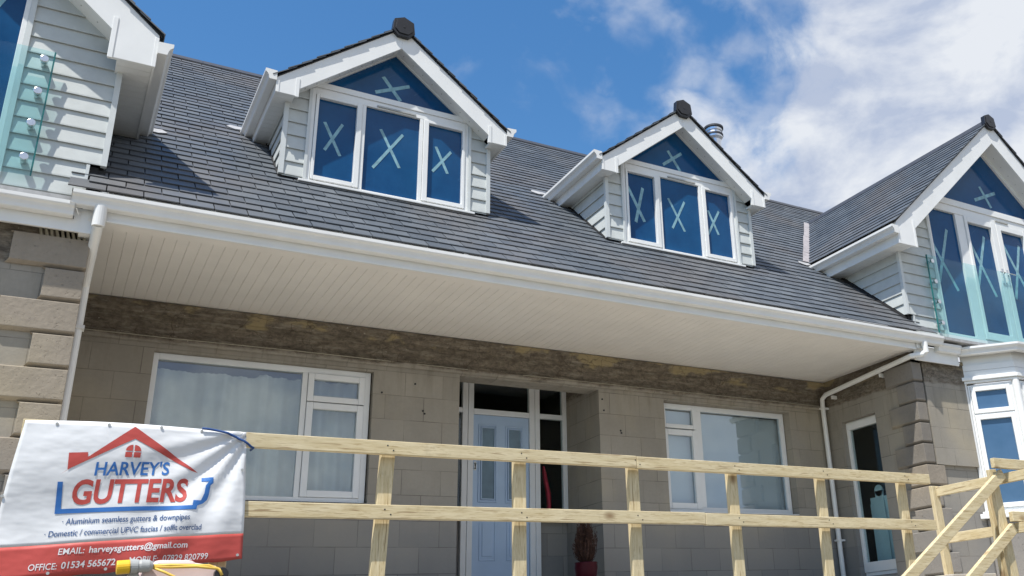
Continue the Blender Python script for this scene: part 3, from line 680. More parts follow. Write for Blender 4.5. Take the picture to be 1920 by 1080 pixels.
# ---------------------------------------------------------------- wing gables
def make_gable(cx, side):
    """side=+1: the porch is on the -x side of this wing"""
    g = empty('wing_gable', (cx, YW, 3.6), house)
    E = 2.50; BW = 0.36; ZB = 4.875; DV = 0.37; H = 2.24
    def kp(p): return p.z > zroof(p.y) - 0.1 or p.y > YR
    b = MB(); roof_slope(b, cx, ZA, TM, E, YB - 0.035, 12.5, kp); b.build('gable_roof', 'slate', g)
    b = MB()
    for s in (-1, 1):
        b.prism([(cx, YB - 0.01, ZA + 0.012), (cx + s * (E + 0.02), YB - 0.01, ZA + 0.012 - (E + 0.02) * TM), (cx + s * (E + 0.02), YB - 0.01, ZA - (E + 0.02) * TM), (cx, YB - 0.01, ZA)], (0, 4.5, 0))
    b.cut((0, 8.2, zroof(8.2) - 0.05), (0, TM, -1)); b.build('roof_underlay', 'dark', g)
    y = YB - 0.03; b = MB()
    while y < 12.3:
        b.prism([(cx - 0.13, y, ZA - 0.07), (cx, y, ZA + 0.075), (cx + 0.13, y, ZA - 0.07), (cx + 0.12, y, ZA - 0.085), (cx, y, ZA + 0.05), (cx - 0.12, y, ZA - 0.085)], (0, 0.445, 0)); y += 0.45
    b.build('ridge_tile', 'ridge', g)
    end_cap(cx, YB - 0.05, ZA - 0.01, TM).build('ridge_end_cap', 'cap', g, bevel=0.006)
    barge(cx, ZA, TM, E, BW, ZB, DV, YB).build('barge_board', 'white', g, bevel=0.003)
    rake_soffit(cx, ZA, TM, E, BW, DV, YB + 0.034, YW + 0.05).build('rake_soffit', 'white', g)
    vent_dots(cx, ZA, TM, E, BW, DV, YB + 0.16, 0.14).build('soffit_vent', 'greyplastic', g)
    for s in (-1, 1):
        b = MB().box(cx + s * (E - 0.02), cx + s * E, YB + 0.035, 9.9, ZB, ZA - E * TM); b.build('fascia_board', 'white', g)
        b = MB(); yy = YB + 0.036
        while yy < 9.7: b.box(cx + s * (H - 0.03), cx + s * (E - 0.021), yy, yy + 0.094, ZB + 0.01, ZB + 0.022); yy += 0.097
        b.box(cx + s * (H - 0.03), cx + s * (E - 0.022), YB + 0.036, 9.8, ZB + 0.0225, ZB + 0.03); b.build('soffit_board', 'white', g)
        b = MB(); gutter_mesh(b, (cx + s * (E + 0.002), YB - 0.03), (cx + s * (E + 0.002), 9.78), (s, 0), ZB + 0.13, 0.12, 0.12); b.build('gutter', 'gutter', g)
        pts = [(0, 0), (0.19, 0.02), (0.24, -0.05), (0.15, -0.10), (0.05, -0.07), (-0.05, -0.12)]; x0 = cx + s * (E + 0.02); yy = 9.80
        MB().prism([(x0 + s * p, yy + q, zroof(yy + q) + 0.034) for p, q in pts], (0, -0.004, 0.006)).build('lead_flashing', 'leadpale', g)
        # lead valley between the wing roof and the main roof
        b = MB(); n = 5; ya, yb = 9.86, 12.22; w = 0.13
        for i in range(n):
            u0, u1 = ya + (yb - ya) * i / n, ya + (yb - ya) * (i + 1) / n + 0.03
            def vp(y, off): x = cx + s * (ZA - zroof(y)) / TM; return Vector((x + s * off, y, zroof(y) + 0.036 + 0.003 * (i % 2)))
            b.prism([vp(u0, -0.03), vp(u0, w + random.uniform(-.01, .01)), vp(u1, w + random.uniform(-.01, .01)), vp(u1, -0.03)], (0, -0.002, 0.005))
        b.build('lead_flashing', 'lead', g)
    wj = 1.565
    for s in (-1, 1):
        b = MB(); laps(b, (cx + s * H, YW), (0, 1), (s, 0), 0.0, 1.4, 3.97, 4.89, zref=3.97)
        b.cut((0, 8.2, zroof(8.2) + 0.075), (0, TM, -1))
        laps(b, (cx, YW), (s, 0), (0, -1), wj, H, 3.97, 6.1, zref=3.97)
        laps(b, (cx, YW + 0.004), (s, 0), (0, -1), wj, H - 0.1, 3.56, 3.992, zref=3.66)
        b.cut((cx, YW, ZA - DV + 0.03), Vector((s * TM, 0, 1))); b.build('lap_cladding', 'clad', g)
    for s in (-1, 1):
        b = MB(); b.box(cx + s * (H - 0.012), cx + s * (H + 0.034), YW - 0.036, YW + 0.012, 3.965, 4.89)
        b.box(cx + s * (H - 0.11), cx + s * (H - 0.085), YW - 0.024, YW + 0.06, 3.60, 3.96)
        b.box(cx + s * wj, cx + s * (wj - 0.04), YW - 0.038, YW, 3.72, 5.62)
        b.build('corner_trim', 'cladtrim', g)
    b = MB()
    for s in (-1, 1):
        y1, y2 = YW + 0.03, YW + 1.3
        b.prism([(cx + s * (H - 0.02), y1, zroof(y1) - 0.02), (cx + s * (H + 0.035), y1, zroof(y1) - 0.02), (cx + s * (H + 0.035), y1, zroof(y1) + 0.06), (cx + s * (H - 0.02), y1, zroof(y1) + 0.06)], (0, y2 - y1, (y2 - y1) * TM))
        b.box(cx + s * (H - 0.14), cx + s * (H - 0.02), YW + 0.02, YW + 0.4, 3.70, 3.965)
        b.build('flashing', 'dark', g); b = MB()
    # glazed screen
    y0, y1 = YW - 0.03, YW + 0.04; b = MB()
    for s in (-1, 1):
        b.box(cx + s * 1.525, cx + s * 1.485, y0, y1, 3.70, 5.70)
        b.box(cx + s * 0.72, cx + s * 0.90, y0, y1, 3.70, 5.74)
        b.box(cx + s * 0.90, cx + s * 1.485, y0, y1, 3.70, 3.80)
        b.prism([(cx, y0, 7.08), (cx + s * 1.6, y0, 7.08 - 1.6 * TM), (cx + s * 1.6, y0, 7.01 - 1.6 * TM), (cx, y0, 7.01)], (0, 0.06, 0))
    b.box(cx - 1.485, cx + 1.485, y0 - 0.006, y1, 5.742, 5.86); b.box(cx - 1.30, cx + 1.30, y0 - 0.022, y1, 5.862, 5.965)
    b.box(cx - 0.719, cx + 0.719, y0, y1, 3.70, 3.78)
    b.build('window_frame', 'white', g, bevel=0.005)
    for s in (-1, 1):                                               # pair of glazed doors
        b = MB(); xa, xb = 0.008, 0.715; ya, yb = y0 - 0.018, y1
        b.box(cx + s * xa, cx + s * 0.115, ya, yb, 3.785, 5.738); b.box(cx + s * 0.655, cx + s * xb, ya, yb, 3.785, 5.738)
        b.box(cx + s * 0.116, cx + s * 0.654, ya, yb, 3.785, 3.90); b.box(cx + s * 0.116, cx + s * 0.654, ya, yb, 5.65, 5.738)
        b.build('glazed_door', 'white', g, bevel=0.006)
    for s in (-1, 1):
        b = MB(); b.box(cx + s * 0.04, cx + s * 0.075, y0 - 0.028, y0 - 0.0185, 4.72, 4.98); b.tube([(cx + s * 0.057, y0 - 0.03, 4.90), (cx + s * 0.057, y0 - 0.065, 4.90), (cx + s * 0.17, y0 - 0.07, 4.895)], 0.009, 8)
        b.build('door_handle', 'steel', g)
    MB().box(cx + 0.02, cx + 0.32, y0 - 0.022, y0 - 0.007, 5.79, 5.812).build('trickle_vent', 'greyplastic', g)
    yp = YW + 0.008
    for x0, x1 in ((-1.5, -0.89), (-0.66, -0.11), (0.11, 0.66), (0.89, 1.5)):
        MB().box(cx + x0, cx + x1, yp, yp + 0.02, 3.76, 5.76).build('window_pane', 'film', g)
    MB().prism([(cx - 1.22, yp, 5.95), (cx + 1.22, yp, 5.95), (cx, yp, 5.95 + 1.22 * TM + 0.01)], (0, 0.02, 0)).build('window_pane', 'film', g)
    return g
gr = make_gable(CR, 1)
gl = copy_tree(gr, house); gl.location = gr.location + Vector((CL - CR, 0, 0))
TR = [[(-1.575, 5.365, -1.08, 4.484), (-1.10, 5.456, -1.46, 4.57)], [(-0.69, 5.495, -0.23, 4.517), (-0.26, 5.497, -0.65, 4.529)], [(0.16, 5.457, 0.62, 4.56), (0.56, 5.49, 0.22, 4.55)], [(-0.13, 6.383, 0.065, 6.045), (0.23, 6.338, -0.31, 6.109)], [(0.96, 5.45, 1.36, 4.55), (1.34, 5.42, 1.0, 4.52)]]
for gg, cx in ((gr, CR), (gl, CL)):
    for i, sg in enumerate(TR):
        tape_cross(cx, YW + 0.0075, [(a / F, z0, c / F, z1) for a, z0, c, z1 in sg], gg, 0.055)
# balcony glass in front of the wings' doors
def balcony(cx):
    p = empty('balcony_screen', (cx, 8.21, 3.7), house)
    MB().box(cx - 1.76, cx + 1.76, 8.200, 8.220, 3.74, 4.90).build('glass_panel', 'balcony', p)
    b = MB(); b.box(cx - 1.772, cx - 1.7605, 8.200, 8.220, 3.74, 4.90); b.build('glass_edge', 'edge', p); b = MB(); b.box(cx + 1.7605, cx + 1.772, 8.200, 8.220, 3.74, 4.90); b.build('glass_edge', 'edge', p)
    for s in (-1, 1):
        for z in (4.80, 4.49, 4.19, 3.88):
            b = MB(); b.tube([(cx + s * 1.70, 8.165, z), (cx + s * 1.70, 8.199, z)], 0.032, 20); b.tube([(cx + s * 1.70, 8.221, z), (cx + s * 1.70, 8.29, z)], 0.026, 16); b.build('standoff', 'steel', p, bevel=0.004)
    return p
balcony(CR); balcony(CL)
b = MB().box(CR - 2.1, CR + 2.1, 8.0, 8.34, 3.56, 3.60); b.box(CR - 1.6, CR + 1.6, YW - 0.07, YW - 0.03, 3.66, 3.70); b.build('balcony_deck', 'leadpale', house)
b = MB().box(CL - 2.1, CL + 2.1, 8.17, 8.34, 3.56, 3.60); b.build('balcony_deck', 'leadpale', house)

# ---------------------------------------------------------------- bay window under the right wing
bay = empty('bay_window', (11.8, 8.0, -1.6), house)
def bay_plan(off):
    """front outline of the bay pushed out by off"""
    k = off * math.tan(R(22.5))
    x0, y0 = 10.40, 8.25; x1, y1 = 10.88, 7.77; x2 = 23.6 - x1; x3 = 23.6 - x0
    return [Vector((x0 - off * 1.4142 + 0.0, y0, 0)) , Vector((x1 - k, y1 - off, 0)), Vector((x2 + k, y1 - off, 0)), Vector((x3 + off * 1.4142, y0, 0))]
def bay_band(o0, o1, z0, z1, mb):
    a, c = bay_plan(o0), bay_plan(o1)
    q = lambda L, z: [v + Vector((0, 0, z)) for v in L]
    A, Bq, C, D = q(a, z0), q(c, z0), q(c, z1), q(a, z1); vs = A + Bq + C + D; fs = []
    for i in range(3):
        for p0, p1 in ((0, 4), (4, 8), (8, 12), (12, 0)): fs.append((p0 + i, p0 + i + 1, p1 + i + 1, p1 + i))
    fs += [(0, 4, 8, 12), (15, 11, 7, 3)]
    return mb.add(vs, fs)
b = MB(); bay_band(-0.02, 0.0, 3.30, 3.46, b); b.build('fascia_board', 'white', bay, bevel=0.003)
b = MB()
for z0, o in ((3.225, 0.004), (3.14, 0.004)):
    bay_band(-0.03, o + 0.012, z0, z0 + 0.082, b)
b.build('bay_panel', 'white', bay, bevel=0.003)
b = MB(); bay_band(-0.05, 0.055, 3.085, 3.135, b); bay_band(-0.05, 0.03, 3.05, 3.083, b); b.build('drip_ledge', 'white', bay, bevel=0.006)
b = MB()
pl = bay_plan(0.20); prof = ogee(0.11, 0.11); n = len(prof)
def off_ring(d, z): return [v + Vector((0, 0, z)) for v in bay_plan(0.085 + d)]
rows = [off_ring(d, 3.415 + z) for d, z in prof]
vs = [v for rr in rows for v in rr]; fs = []
for i in range(n):
    for j in range(3): a = i * 4 + j; c = ((i + 1) % n) * 4 + j; fs.append((a, c, c + 1, a + 1))
b.add(vs, fs); b.build('gutter', 'gutter', bay)
b = MB(); bay_band(-0.10, 0.10, 1.25, 1.31, b); bay_band(-0.1, 0.06, 1.31, 1.34, b); b.build('window_sill', 'white', bay, bevel=0.006)
b = MB(); bay_band(-0.15, 0.01, -1.6, 1.24, b); b.build('stone_wall', 'quoin', bay)
MB().prism([tuple(v + Vector((0, 0, 3.47))) for v in bay_plan(0.09)], (0, 0, 0.02)).build('bay_roof', 'lead', bay)
def bay_light(a, c, z0, z1, split):
    """window unit between plan points a and c"""
    a = Vector(a); c = Vector(c); d = (c - a).normalized(); n = Vector((d.y, -d.x, 0)); L = (c - a).length
    w = empty('window', tuple(a + Vector((0, 0, z0))), bay)
    def bx(mb, u0, u1, za, zb, w0, w1):
        p = [a + d * u + n * o for u, o in ((u0, w0), (u1, w0), (u1, w1), (u0, w1))]
        mb.prism([q + Vector((0, 0, za)) for q in p], (0, 0, zb - za))
    fr = MB(); t = 0.055
    def ring(u0, u1, za, zb, t, w0, w1):
        bx(fr, u0, u0 + t, za, zb, w0, w1); bx(fr, u1 - t, u1, za, zb, w0, w1); bx(fr, u0 + t, u1 - t, za, za + t, w0, w1); bx(fr, u0 + t, u1 - t, zb - t, zb, w0, w1)
    ring(0, L, z0, z1, 0.03, -0.05, 0.0)
    zs = z0 + split * (z1 - z0)
    ring(0.032, L - 0.032, zs + 0.012, z1 - 0.032, 0.06, -0.045, 0.016); ring(0.032, L - 0.032, z0 + 0.032, zs - 0.012, 0.06, -0.045, 0.016)
    bx(fr, 0.03, L - 0.03, zs - 0.011, zs + 0.011, -0.045, 0.006)
    fr.build('window_frame', 'white', w, bevel=0.005)
    for za, zb in ((zs + 0.07, z1 - 0.09), (z0 + 0.09, zs - 0.07)):
        pn = MB(); bx(pn, 0.09, L - 0.09, za, zb, -0.03, -0.022); pn.build('window_pane', 'baypane', w)
    return w
kk = NT("bay_window_glass"); cc = kk.mix(kk.rng(kk.noise(1.6, 5, 0.6), 0.35, 0.7), (0.045, 0.105, 0.20), (0.07, 0.14, 0.25)); M['baypane'] = kk.set(cc, 0.05, 0.6)
BP = bay_plan(0.0)
bay_light((10.425, 8.225, 0), (10.835, 7.815, 0), 1.35, 3.03, 0.755)
for x in (10.88, 12.72): MB().tube([(x, 7.79, 1.34), (x, 7.79, 3.05)], 0.052, 16).build('corner_post', 'white', bay)
MB().box(10.385, 10.42, 8.225, 8.262, 1.34, 3.05).build('corner_post', 'white', bay)
bay_light((10.935, 7.765, 0), (11.80, 7.765, 0), 1.35, 3.03, 0.755); bay_light((11.81, 7.765, 0), (12.665, 7.765, 0), 1.35, 3.03, 0.755)
bay_light((12.765, 7.815, 0), (13.175, 8.225, 0), 1.35, 3.03, 0.755)

# ---------------------------------------------------------------- porch windows
def framed(mb, x0, x1, z0, z1, t, y0, y1, tb=None):
    tb = tb or t
    mb.box(x0, x0 + t, y0, y1, z0, z1); mb.box(x1 - t, x1, y0, y1, z0, z1); mb.box(x0 + t, x1 - t, y0, y1, z0, z0 + tb); mb.box(x0 + t, x1 - t, y0, y1, z1 - t, z1)
    return mb
w1 = empty('window', (1.7, 10.07, 1.5), house)
b = MB(); framed(b, 0.66, 2.82, 1.507, 2.923, 0.062, 10.06, 10.12, 0.05); b.box(2.10, 2.155, 10.06, 10.12, 1.557, 2.861); b.build('window_frame', 'pvcgrey', w1, bevel=0.004)
b = MB(); framed(b, 2.158, 2.756, 2.555, 2.859, 0.062, 10.045, 10.11); b.build('window_sash', 'pvcgrey', w1, bevel=0.006); b = MB(); framed(b, 2.158, 2.756, 1.559, 2.545, 0.068, 10.045, 10.11); b.build('window_sash', 'pvcgrey', w1, bevel=0.006)
for q in ((0.722, 2.10, 1.557, 2.861), (2.22, 2.694, 2.617, 2.797), (2.226, 2.688, 1.627, 2.477)):
    MB().box(q[0], q[1], 10.085, 10.091, q[2], q[3]).build('window_pane', 'glass', w1)
MB().box(0.66, 2.82, 10.0, 10.06, 1.50, 1.506).build('window_sill', 'pvcgrey', w1)
w2 = empty('window', (7.7, 10.14, 1.5), house)
b = MB(); framed(b, 6.63, 8.725, 1.515, 2.928, 0.07, 10.125, 10.185); b.box(7.165, 7.285, 10.125, 10.185, 1.585, 2.858); b.build('window_frame', 'pvcgrey', w2, bevel=0.004)
b = MB(); framed(b, 6.66, 7.20, 2.60, 2.925, 0.055, 10.112, 10.17); b.build('window_sash', 'pvcgrey', w2, bevel=0.006); b = MB(); framed(b, 6.66, 7.20, 1.56, 2.585, 0.075, 10.112, 10.17); b.build('window_sash', 'pvcgrey', w2, bevel=0.006)
for q in ((6.715, 7.145, 2.655, 2.87), (6.735, 7.125, 1.635, 2.51), (7.285, 8.655, 1.585, 2.858)):
    MB().box(q[0], q[1], 10.15, 10.156, q[2], q[3]).build('window_pane', 'glass', w2)
MB().box(6.63, 8.73, 10.0, 10.125, 1.502, 1.512).build('window_sill', 'pvcgrey', w2)
# rooms behind
b = MB()
for x0, x1 in ((0.2, 3.6), (6.0, 9.4)):
    b.add([(x0, 10.262, 0.6), (x1, 10.262, 0.6), (x1, 13, 0.6), (x0, 13, 0.6), (x0, 10.262, 3.0), (x1, 10.262, 3.0), (x1, 13, 3.0), (x0, 13, 3.0)], [(0, 1, 2, 3), (4, 5, 6, 7), (2, 3, 7, 6), (1, 2, 6, 5), (0, 3, 7, 4)])
b.build('room_lining', 'room', house)
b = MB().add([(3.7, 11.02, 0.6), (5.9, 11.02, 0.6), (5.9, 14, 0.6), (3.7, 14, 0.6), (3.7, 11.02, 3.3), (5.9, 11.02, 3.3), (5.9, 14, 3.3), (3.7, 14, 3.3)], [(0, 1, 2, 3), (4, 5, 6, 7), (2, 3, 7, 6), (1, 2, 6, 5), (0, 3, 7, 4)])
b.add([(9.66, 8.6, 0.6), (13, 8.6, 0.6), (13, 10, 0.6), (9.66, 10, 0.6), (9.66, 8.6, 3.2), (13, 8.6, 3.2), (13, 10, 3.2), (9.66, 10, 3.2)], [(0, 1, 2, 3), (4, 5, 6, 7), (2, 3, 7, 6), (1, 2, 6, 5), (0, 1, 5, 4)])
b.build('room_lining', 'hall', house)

# ---------------------------------------------------------------- front door screen
ds = empty('front_door', (4.73, 10.9, 0.62), house)
b = MB(); ya, yb = 10.87, 10.94
for x0, x1 in ((3.83, 3.89), (4.205, 4.276), (4.281, 4.352), (5.113, 5.188), (5.193, 5.26), (5.59, 5.650)):
    b.box(x0, x1, ya, yb, 0.62 if 4.1 < x0 < 5.2 else 1.50, 3.218)
b.box(4.353, 5.112, ya, yb, 2.768, 2.836)
b.box(3.891, 4.204, ya, yb, 2.776, 2.839); b.box(5.261, 5.589, ya, yb, 2.776, 2.839)
b.build('door_frame', 'pvcgrey', ds, bevel=0.005)
b = MB(); b.box(3.83, 4.20, 10.83, 10.95, 1.475, 1.498); b.box(5.262, 5.65, 10.83, 10.95, 1.475, 1.498); b.build('window_sill', 'dark', ds)
b = MB()
for q in ((3.891, 4.204, 1.50, 2.776), (3.891, 4.204, 2.839, 3.21), (4.353, 5.112, 2.836, 3.21), (5.261, 5.589, 1.50, 2.776), (5.261, 5.589, 2.839, 3.21)):
    MB().box(q[0], q[1], 10.90, 10.906, q[2], q[3]).build('window_pane', 'darkglass', ds)
b = MB(); b.box(4.356, 5.110, 10.895, 10.935, 0.66, 2.765)
def bead(mb, x0, x1, z0, z1, y, w=0.022, d=0.012):
    mb.box(x0, x0 + w, y - d, y - 0.0005, z0, z1); mb.box(x1 - w, x1, y - d, y - 0.0005, z0, z1); mb.box(x0 + w, x1 - w, y - d, y - 0.0005, z0, z0 + w); mb.box(x0 + w, x1 - w, y - d, y - 0.0005, z1 - w, z1)
for x0 in (4.425, 4.784):
    bead(b, x0, x0 + 0.252, 1.685, 2.648, 10.895); bead(b, x0 + 0.032, x0 + 0.220, 1.718, 2.612, 10.895, 0.014, 0.02)
    bead(b, x0 + 0.02, x0 + 0.232, 1.00, 1.49, 10.895, 0.014, 0.008); b.box(x0 + 0.06, x0 + 0.19, 10.885, 10.8945, 1.05, 1.44)
b.build('door_leaf', 'door', ds, bevel=0.004)
for x0 in (4.425, 4.784): MB().box(x0 + 0.046, x0 + 0.206, 10.889, 10.8945, 1.732, 2.598).build('door_glass', 'doorpanel', ds)
b = MB(); b.tube([(4.385, 10.888, 2.085), (4.385, 10.894, 2.085)], 0.017, 16); b.box(4.368, 4.402, 10.888, 10.894, 2.085, 2.16); b.tube([(4.385, 10.888, 2.16), (4.385, 10.894, 2.16)], 0.017, 16); b.build('keyhole_plate', 'white', ds)
b = MB(); b.tube([(4.385, 10.884, 2.135), (4.385, 10.8875, 2.135)], 0.009, 10); b.box(4.380, 4.390, 10.884, 10.8875, 2.085, 2.135); b.build('keyhole', 'dark', ds)

# glazed side door in the right return
sd = empty('side_door', (9.53, 9.4, 0.66), house)
b = MB(); X0, X1 = 9.525, 9.585
def fx(mb, y0, y1, z0, z1, t, xa, xb, tb): mb.box(xa, xb, y0, y0 + t, z0, z1); mb.box(xa, xb, y1 - t, y1, z0, z1); mb.box(xa, xb, y0 + t, y1 - t, z0, z0 + tb); mb.box(xa, xb, y0 + t, y1 - t, z1 - t, z1)
fx(b, 8.92, 9.80, 0.665, 2.80, 0.045, X0, X1, 0.045); b.build('door_frame', 'white', sd, bevel=0.004)
b = MB(); fx(b, 8.97, 9.752, 0.712, 2.752, 0.105, X0 - 0.018, X1, 0.13); b.build('door_leaf', 'white', sd, bevel=0.006)
MB().box(9.54, 9.546, 9.07, 9.65, 0.84, 2.65).build('door_glass', 'darkglass', sd)
for z in (0.95, 1.62, 2.44): MB().box(X0 - 0.04, X0 - 0.019, 9.725, 9.765, z, z + 0.09).build('hinge', 'white', sd)
MB().box(9.44, 9.60, 8.95, 9.70, 0.62, 0.66).build('door_sill', 'pvcgrey', sd)

# flue behind the second dormer
fl = MB(); fx_, fy_ = 9.80, 12.5
fl.tube([(fx_, fy_, 7.3), (fx_, fy_, 8.86)], 0.125, 24); fl.tube([(fx_, fy_, 8.58), (fx_, fy_, 8.62)], 0.137, 24)
fl.tube([(fx_, fy_, 8.86), (fx_, fy_, 8.90), (fx_, fy_, 8.94), (fx_, fy_, 9.04)], [0.126, 0.165, 0.165, 0.15], 24); fl.tube([(fx_, fy_, 9.04), (fx_, fy_, 9.10)], 0.165, 24)
flo = fl.build('flue', 'steel', house)
b = MB(); b.tube([(fx_, fy_, 9.10), (fx_, fy_, 9.135), (fx_, fy_, 9.16)], [0.19, 0.19, 0.15], 24); b.tube([(fx_, fy_, 8.945), (fx_, fy_, 8.975)], 0.178, 24)
b.build('flue_cap', 'ridge', flo)

# ------------------------------------------------------------------ things inside and by the house
def curtain(x0, x1, z0, z1, y, amp, name, label, ph=0.0, flare=0.0):
    b = MB(); nx, nz = 90, 14; vs = []
    for j in range(nz + 1):
        tz = j / nz
        for i in range(nx + 1):
            u = i / nx; x = x0 + (x1 - x0) * (u + flare * (1 - tz) * u * 0.06)
            w = math.sin(u * (x1 - x0) * 34 + ph + 0.5 * math.sin(u * 9)) * amp * (0.55 + 0.45 * (1 - tz)) + math.sin(u * (x1 - x0) * 13 + ph * 2) * amp * 0.8
            vs.append((x, y + w, z0 + (z1 - z0) * tz + ((0.004 * math.sin(u * 150) + 0.004 * math.sin(u * 41)) if j == nz else 0)))
    b.add(vs, [(j * (nx + 1) + i, j * (nx + 1) + i + 1, (j + 1) * (nx + 1) + i + 1, (j + 1) * (nx + 1) + i) for j in range(nz) for i in range(nx)])
    o = b.build(name, 'curtain', None, smooth=True); tag(o, label, 'curtain', 'curtains in the wide porch window'); return o
curtain(0.50, 1.76, 1.38, 2.80, 10.22, 0.034, 'curtain', 'wide ivory curtain behind the left part of the big window pane', 0.3)
curtain(1.69, 3.0, 1.38, 2.83, 10.25, 0.04, 'curtain', 'gathered ivory curtain reaching behind the opening casement of the window', 1.9, 0.6)
b = MB(); nx = 24
b.add([(6.5 + (2.4 * i / nx), 10.245 + 0.002 * math.sin(i * 1.7), z) for z in (1.42, 2.86) for i in range(nx + 1)], [(i, i + 1, nx + 2 + i, nx + 1 + i) for i in range(nx)])
b.tube([(6.5, 10.245, 1.42), (8.9, 10.245, 1.42)], 0.012, 8); tag(b.build('window_blind', 'blind'), 'pale grey roller blind drawn down behind the window nearest the side door', 'blind')
b = MB(); cl = [(5.385, 2.19, 0.014), (5.40, 2.12, 0.03), (5.42, 2.0, 0.036), (5.455, 1.85, 0.04), (5.465, 1.70, 0.034), (5.45, 1.45, 0.03)]
for i in range(len(cl) - 1):
    (xa, za, ra), (xb, zb, rb) = cl[i], cl[i + 1]; b.add([(xa - ra, 11.05, za), (xa, 11.02, za), (xa + ra, 11.05, za), (xb - rb, 11.05, zb), (xb, 11.02, zb), (xb + rb, 11.05, zb)], [(0, 1, 4, 3), (1, 2, 5, 4), (2, 0, 3, 5)])
tag(b.build('scarf', 'red', smooth=True), 'red cloth hanging behind the dark sidelight of the front door', 'cloth')
gt = empty('stair_gate', (9.75, 9.3, 0.66)); tag(gt, 'pale blue grooved board with rounded posts behind the glazed side door', 'board')
b = MB(); yy = 8.96
while yy < 9.62: b.box(9.74, 9.76, yy, yy + 0.055, 0.7, 1.62); yy += 0.058
b.box(9.73, 9.77, 8.95, 9.63, 1.621, 1.70); b.build('board_panel', 'gate', gt)
for yq, zq in ((9.14, 1.88), (9.44, 1.78)):
    b = MB(); b.box(9.715, 9.728, yq - 0.075, yq + 0.075, 0.7, zq); b.tube([(9.715, yq, zq), (9.728, yq, zq)], 0.078, 24); b.build('rounded_post', 'gate', gt)

# potted plant on the porch step
pp = empty('potted_plant', (5.19, 9.6, 0.62)); tag(pp, 'brown twiggy heather in a dark red glazed pot beside the front door', 'potted plant')
b = MB(); b.tube([(5.19, 9.6, 0.62), (5.19, 9.6, 0.70), (5.19, 9.6, 0.80), (5.19, 9.6, 0.845), (5.19, 9.6, 0.86)], [0.085, 0.115, 0.13, 0.125, 0.132], 28); b.build('pot', 'pot', pp, smooth=True)
b = MB()
for i in range(380):
    a = random.uniform(0, 2 * math.pi); hh = random.random() ** 0.75; rr = (random.random() ** 0.5) * 0.125 * math.sqrt(max(0.05, 1 - (2 * hh - 0.86) ** 2 * 0.75))
    p = Vector((5.19 + math.cos(a) * 0.03, 9.6 + math.sin(a) * 0.03, 0.85)); q = Vector((5.19 + math.cos(a) * rr * random.uniform(0.8, 1.3), 9.6 + math.sin(a) * rr * random.uniform(0.8, 1.3), 0.90 + hh * 0.42 + random.uniform(0, 0.06)))
    q2 = (p + q) / 2 + Vector((math.cos(a) * rr * 0.35, math.sin(a) * rr * 0.35, -0.02))
    b.tube([p, q2, q], [0.003, 0.0025, 0.001], 3, caps=False)
    for _ in range(5):
        t = random.uniform(0.3, 1.0); c = q2 + (q - q2) * t; e = c + Vector((random.uniform(-1, 1), random.uniform(-1, 1), random.uniform(0.3, 1.8))).normalized() * 0.032
        w = Vector((random.uniform(-1, 1), random.uniform(-1, 1), 0)).normalized() * 0.006; b.add([c - w, c + w, e], [(0, 1, 2)])
b.build('foliage', 'heather', pp)

# ------------------------------------------------------------------ timber guardrail and stair rails
gd = empty('guardrail', (4.5, 6.55, 0.0)); tag(gd, 'long new pine guardrail of posts and two rails along the terrace edge', 'railing')
def timber_rail(a, bpt, w, h, par, mat='woodx', nm='rail'):
    return MB().beam(a, bpt, w, h).build(nm, mat, par, bevel=0.004)
timber_rail((-0.19, 6.478, 1.355), (3.98, 6.478, 1.357), 0.044, 0.095, gd); timber_rail((3.984, 6.478, 1.353), (7.375, 6.478, 1.352), 0.044, 0.095, gd)
timber_rail((-0.20, 6.478, 0.915), (4.62, 6.478, 0.922), 0.044, 0.095, gd); timber_rail((4.624, 6.478, 0.918), (7.37, 6.478, 0.910), 0.044, 0.095, gd)
for i, (x, dx) in enumerate(((-0.14, 0.0), (0.95, 0.0), (1.975, -0.03), (2.99, 0.005), (3.99, 0.012), (4.99, 0.01), (6.0, -0.005), (7.05, 0.0))):
    MB().beam((x + dx * 2.2, 6.568, -0.5), (x - dx * 0.3, 6.55, 1.395), 0.10, 0.046, (0, 1, 0)).build('post', 'woodz', gd, bevel=0.004)
b = MB()
for x in (1.975, 2.99, 3.99, 4.99, 6.0, 7.05):
    for z in (1.355, 0.918):
        for dx, dz in ((-0.022, 0.015), (0.02, -0.018)): MB().tube([(x + dx, 6.4545, z + dz), (x + dx, 6.457, z + dz)], 0.0055, 8).build('screw', 'dark', gd)
st = empty('stair_handrail', (7.6, 6.1, 0.0)); tag(st, 'pine stair handrail sloping down in front of the bay window', 'railing')
Y1, Y2 = 6.05, 6.95
timber_rail((7.95, Y1, 1.36), (6.20, Y1, 0.245), 0.046, 0.10, st, 'woodx'); timber_rail((7.98, Y1, 0.845), (6.70, Y1, 0.03), 0.046, 0.10, st, 'woodx')
timber_rail((7.80, Y1 - 0.03, 1.455), (9.6, Y1 - 0.03, 1.455), 0.046, 0.095, st, 'woodx'); timber_rail((7.93, Y1 - 0.03, 0.945), (9.6, Y1 - 0.03, 0.945), 0.046, 0.095, st, 'woodx')
timber_rail((8.03, Y2, 1.325), (8.03, 5.4, 1.325), 0.046, 0.095, st, 'woody'); timber_rail((8.03, Y2, 0.84), (8.03, 5.4, 0.84), 0.046, 0.095, st, 'woody')
MB().beam((8.05, Y2 + 0.02, -0.6), (7.995, Y2 + 0.02, 1.385), 0.10, 0.046, (0, 1, 0)).build('post', 'woodz', st, bevel=0.004)
MB().beam((7.93, Y1 + 0.16, -0.6), (7.93, Y1 + 0.16, 1.30), 0.10, 0.046, (0, 1, 0)).build('post', 'woodz', st, bevel=0.004)
